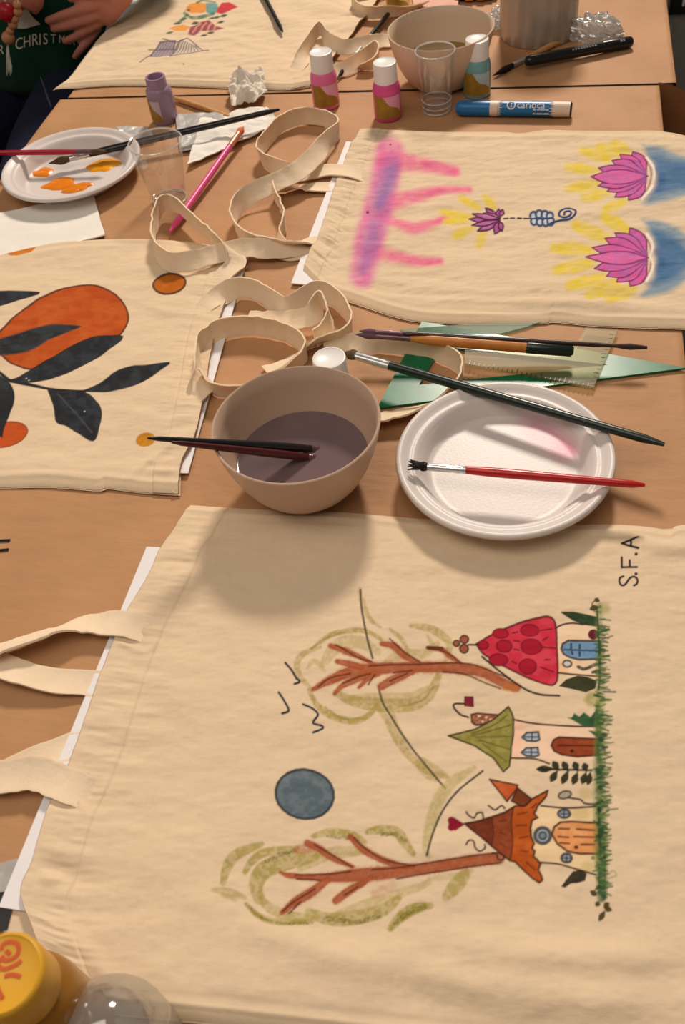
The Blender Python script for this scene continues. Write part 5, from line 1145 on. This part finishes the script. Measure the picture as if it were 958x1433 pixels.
per = empty('person', Z(-.95, 1.72, -.75), 'person seated at far left in green sweater and dark jeans, hand on belly', 'person')
M['skin'] = mat('skin', (188, 122, 102), .55, .35, noise=(40, .5, (190, 116, 98)), sub=.15)
M['sweater'] = mat('green_knit', (20, 62, 44), .9, .15, noise=(260, .5, (14, 48, 34)), bump=[(700, .4, .0015, (1, 1, 1))], sheen=.1)
M['jeans'] = mat('dark_denim', (30, 34, 56), .85, .2, noise=(160, .5, (22, 25, 44)), bump=[(900, .3, .001, (1, 1, 1)), (22, .5, .012, (1, 1, 1))])
M['shoe'] = mat('dark_shoe', (34, 32, 32), .5, .3, noise=(60, .3, (26, 24, 24)))
M['hair'] = mat('brown_hair', (72, 50, 36), .6, .3, noise=(200, .6, (50, 34, 24)))
BY = 1.560                                            # front of the belly
H = lambda px, py, Y: tuple(VY(px, py, Y))
wr = H(160, -4, BY - .012)
hand = [([H(172, -16, BY - .008), wr, H(150, 8, BY - .020), H(141, 22, BY - .020)], [.023, .024, .025, .022], 1.0, .55)]
def fing(pts, r0, r1): hand.append((pts, [r0, r0 * 1.05, r0 * .93, r1], 1, 1))
fing([H(146, 2, BY - .024), H(120, 11, BY - .038), H(93, 20, BY - .036), H(66, 29, BY - .022)], .0082, .0062)     # index
fing([H(146, 17, BY - .022), H(118, 28, BY - .038), H(94, 36, BY - .034), H(74, 41, BY - .020)], .0080, .0060)   # middle
fing([H(142, 30, BY - .020), H(120, 43, BY - .034), H(102, 53, BY - .030), H(90, 58, BY - .020)], .0076, .0058)   # ring
fing([H(138, 38, BY - .016), H(124, 56, BY - .030), H(113, 69, BY - .030), H(104, 80, BY - .024)], .0070, .0052) # little
fing([H(156, -10, BY - .020), H(134, -12, BY - .034), H(112, -8, BY - .034), H(98, -2, BY - .024)], .0095, .0070) # thumb
wl_ = H(-8, -22, BY - .012)
hand2 = [([H(-40, -60, BY), wl_, H(14, -12, BY - .022), H(28, -6, BY - .024)], [.024, .025, .030, .028], 1, .62)]
for k, (dx, dy) in enumerate(((0, -10), (2, -3), (1, 4), (-4, 10))):
    hand2.append(([H(20, -12 + dy, BY - .026), H(36 + dx, -8 + dy, BY - .040), H(48 + dx, -2 + dy, BY - .036), H(54 + dx, 4 + dy, BY - .026)], [.0105, .011, .0095, .008], 1, 1))
hand2.append(([H(4, -30, BY - .018), H(22, -36, BY - .034), H(38, -34, BY - .034)], [.012, .0115, .009], 1, 1))
elL, elR = Z(-.665, 1.70, .12), Z(-1.235, 1.70, .10)
shL, shR = Z(-.795, 1.75, .315), Z(-1.105, 1.75, .315)
tubes = [([Z(-.95, 1.74, -.20), Z(-.95, 1.72, -.05), Z(-.95, 1.73, .12), Z(-.95, 1.75, .28), Z(-.95, 1.755, .36)], [.155, .150, .150, .165, .11], 1.08, .72),
         ([Z(-.95, 1.755, .34), Z(-.95, 1.745, .45)], [.056, .054], 1, 1),
         ([Z(-.95, 1.735, .46), Z(-.95, 1.725, .52), Z(-.95, 1.73, .60)], [.062, .082, .076], .95, 1.12),
         ([Z(-.95, 1.648, .535), Z(-.95, 1.634, .522), Z(-.95, 1.636, .512)], [.008, .013, .013], 1, 1),
         ([Z(-1.028, 1.735, .55), Z(-1.030, 1.74, .515)], [.012, .010], .5, 1), ([Z(-.872, 1.735, .55), Z(-.870, 1.74, .515)], [.012, .010], .5, 1),
         ([shL, elL], [.055, .042], 1, 1), ([elL, wr], [.042, .026], 1, 1), ([shR, elR], [.055, .042], 1, 1), ([elR, wl_], [.042, .026], 1, 1)] + hand + hand2
kL, kR = Z(-.815, 1.20, -.185), Z(-1.085, 1.22, -.185)
hL, hR = Z(-.86, 1.68, -.170), Z(-1.04, 1.68, -.170)
fL, fR = Z(-.83, 1.24, -.68), Z(-1.09, 1.26, -.68)
for hh, kk, ff in ((hL, kL, fL), (hR, kR, fR)):
    tubes += [([hh, kk], [.080, .055], 1, 1), ([kk, ff], [.052, .036], 1, 1), ([(ff[0], ff[1] + .03, TZ - .712), (ff[0], ff[1] - .14, TZ - .720)], [.036, .026], 1, 1)]
body = body_mesh('body', tubes, M['skin'], per, .0030, 4)
sw = body_mesh('sweater', [([Z(-.95, 1.72, -.075), Z(-.95, 1.715, -.03), Z(-.95, 1.725, .12), Z(-.95, 1.75, .28), Z(-.95, 1.757, .37)], [.172, .172, .170, .178, .10], 1.10, .93),
                           ([shL, elL], [.058, .054], 1, 1), ([elL, tuple(np.array(wr) * .72 + np.array(elL) * .28)], [.056, .040], 1, 1), ([shR, elR], [.058, .054], 1, 1), ([elR, tuple(np.array(wl_) * .72 + np.array(elR) * .28)], [.056, .040], 1, 1)], M['sweater'], per, .008, 6)
jn = body_mesh('jeans', [([Z(-.95, 1.74, -.19), Z(-.95, 1.73, -.06)], [.165, .160], 1.08, .85), ([hL, Z(-.838, 1.44, -.168), kL], [.098, .088, .070], 1, 1), ([kL, (fL[0], fL[1], fL[2] + .06)], [.068, .056], 1, 1), ([hR, Z(-1.06, 1.44, -.168), kR], [.098, .088, .070], 1, 1), ([kR, (fR[0], fR[1], fR[2] + .06)], [.068, .056], 1, 1)], M['jeans'], per, .008, 6)
for ff in (fL, fR):
    b = MB(); P = [(ff[0], ff[1] + .05, TZ - .705), (ff[0], ff[1], TZ - .700), (ff[0], ff[1] - .09, TZ - .712), (ff[0], ff[1] - .175, TZ - .724)]
    b.tube(crom(P, 14), np.interp(np.linspace(0, 1, 14), [0, .1, .5, .9, 1], [.02, .042, .045, .034, .012]), 20); o = b.build('shoe', M['shoe'], per)
    for v in o.data.vertices: v.co.z = max(v.co.z, .001)
b = MB(); b.ball((-.95, 1.748, TZ + .565), .096, 28, sc=(.92, 1.02, 1.02)); hr = b.build('hair', M['hair'], per)
for v in hr.data.vertices:
    w = np.array(v.co) + np.array(per.location)
    if w[1] < 1.705 and w[2] < TZ + .615: v.co.y += (1.712 - w[1])
for sx in (-1, 1):
    b = MB(); b.ball((-.95 + sx * .030, 1.650, TZ + .553), .010, 16); b.build('eye', M['card'], per)
b = MB(); b.tube([Z(-.972, 1.656, .487), Z(-.95, 1.647, .484), Z(-.928, 1.656, .487)], [.003, .006, .003], 10); b.build('lips', mat('lips', (170, 92, 84), .5, noise=(60, .3, (156, 80, 74))), per)

# lettering and pale trim lie on the knit
dg = bpy.context.evaluated_depsgraph_get()
off = np.array(per.location)
def bvh(o): return BVHTree.FromPolygons([tuple(v.co) for v in o.data.vertices], [list(p.vertices) for p in o.data.polygons])
BS = bvh(sw)
def onto(px, py, lift=.0022):
    d = ray(px, py); d = d / np.linalg.norm(d); hit = BS.ray_cast(Vector((CAM - off).tolist()), Vector(d.tolist()))
    if hit[0] is None: return None
    return np.array(hit[0]) + off - d * lift
M['cream_knit'] = mat('cream_knit', (226, 218, 200), .9, .15, noise=(300, .4, (186, 178, 158)))
for ch, x, y, h, rot in (('C', 21, 70, 17, 14), ('H', 32, 67, 17, 12), ('R', 44, 64, 17, 8), ('I', 54, 63, 17, 4), ('S', 60, 62, 16, 2), ('T', 71, 60, 13, -4), ('M', 82, 60, 12, -6), ('A', 97, 62, 12, -10), ('S', 108, 66, 12, -12), ('R', -3, 78, 15, 20)):
    v2, f = text_mesh(ch, h * 1.38); c, s = math.cos(math.radians(rot)), math.sin(math.radians(rot)); vv = []
    for a, e in v2:
        a *= .70; p = onto(x + a * c - e * -s * -1 * 0 + a * 0, y - e * c - a * s)
        vv.append(p if p is not None else onto(60, 60))
    q = MB(); q.add(vv, f); q.build('letter', M['cream_knit'], sw, smooth=False)
v = []; f = []
A_ = crom([(36, 10, 0), (46, 24, 0), (57, 34, 0)], 12); B_ = crom([(26, 22, 0), (22, 38, 0), (36, 40, 0)], 12)
for k in range(12):
    for j in range(6):
        t = j / 5; pp = onto(A_[k][0] * (1 - t) + B_[k][0] * t, A_[k][1] * (1 - t) + B_[k][1] * t, .004); v.append(pp if pp is not None else np.array(H(40, 30, BY)))
for k in range(11):
    for j in range(5): f.append((k * 6 + j, k * 6 + j + 1, (k + 1) * 6 + j + 1, (k + 1) * 6 + j))
link('pale_trim', v, f, M['cream_knit'], sw)
BJ = bvh(jn); BSo = BS; BS = BJ
P = [onto(x, y, .0005) for x, y in ((48, 84), (54, 100), (60, 116), (66, 134), (72, 150))]
BS = BSo
P = [p for p in P if p is not None]
if len(P) > 2:
    b = MB(); b.tube(crom(P, 20), .0016, 8); b.build('seam', mat('faded_denim', (84, 86, 104), .9, noise=(200, .4, (66, 68, 88))), jn)

# bead string with a tassel
bd = empty('bead_necklace', H(14, 60, BY - .075), 'string of wooden beads with one red bead and a pale tassel worn by the person', 'necklace')
M['bead_wood'] = mat('bead_wood', (190, 134, 92), .4, .4, noise=(120, .5, (166, 108, 70)))
M['bead_red'] = mat('bead_red', (170, 20, 34), .35, .4, noise=(60, .3, (150, 14, 28)))
beads = [(9, 17, .0150, 'bead_red'), (24, 7, .0066, 'bead_wood'), (25, 17, .0070, 'bead_wood'), (20, 26, .0078, 'bead_wood'), (18, 34, .0078, 'bead_wood'), (14, 43, .0066, 'bead_wood'), (11.5, 53, .0108, 'bead_wood')]
for x, y, r, mm in beads:
    b = MB(); b.ball(H(x, y, BY - .075), r, 24); b.build('bead', M[mm], bd)
b = MB(); b.tube([H(24, -40, BY - .060), H(25, 0, BY - .072), H(25, 17, BY - .075), H(18, 34, BY - .075), H(11.5, 53, BY - .075)], .0014, 8)
b.tube([H(9, 17, BY - .075), H(6, -10, BY - .065), H(2, -50, BY - .055)], .0014, 8)
b.build('string', M['cream_knit'], bd)
b = MB()
for k, dx in enumerate((-3, -1, 0, 1.5, 3)): b.tube([H(11.2, 60, BY - .075), H(11 + dx * .5, 76, BY - .076 + .002 * (k % 2)), H(13 + dx, 92, BY - .076), H(13 + dx * 1.1, 106 - k % 3 * 3, BY - .078)], [.0011, .0010, .0009, .0004], 6)
b.build('tassel', M['cream_knit'], bd)

# ================================================================== light: ceiling lamp behind, added fill lamps above and at left, soft room light
def area(name, loc, aim, size, power, rgb=(255, 236, 212)):
    ld = bpy.data.lights.new(name, 'AREA'); ld.shape = 'SQUARE'; ld.size = size; ld.energy = power; ld.color = L(rgb)
    o = bpy.data.objects.new(name, ld); COL.objects.link(o); o.location = loc
    o.rotation_euler = (Vector(aim) - Vector(loc)).to_track_quat('-Z', 'Y').to_euler(); return o
area('ceiling_or_fill_lamp', (-.08, 3.80, 3.45), (-.2, .6, .75), .50, 150, (255, 241, 227))
area('ceiling_or_fill_lamp', (-.32, .06, 2.3), (-.22, .12, .75), 1.0, 9.5, (255, 241, 227))  # added fill light, brightens the near tote from above
area('ceiling_or_fill_lamp', (-1.9, .3, 2.9), (-.3, .6, .75), 1.0, 8, (255, 241, 227))  # added fill light from the left side
w = bpy.data.worlds.new('world'); SC.world = w; w.use_nodes = True
bg = w.node_tree.nodes['Background']; bg.inputs[0].default_value = L4((240, 232, 222)); bg.inputs[1].default_value = .19
SC.view_settings.view_transform = 'Standard'; SC.view_settings.look = 'None'
SC.view_settings.gamma = 1.0; SC.view_settings.use_curve_mapping = False
SC.view_settings.exposure = -0.10
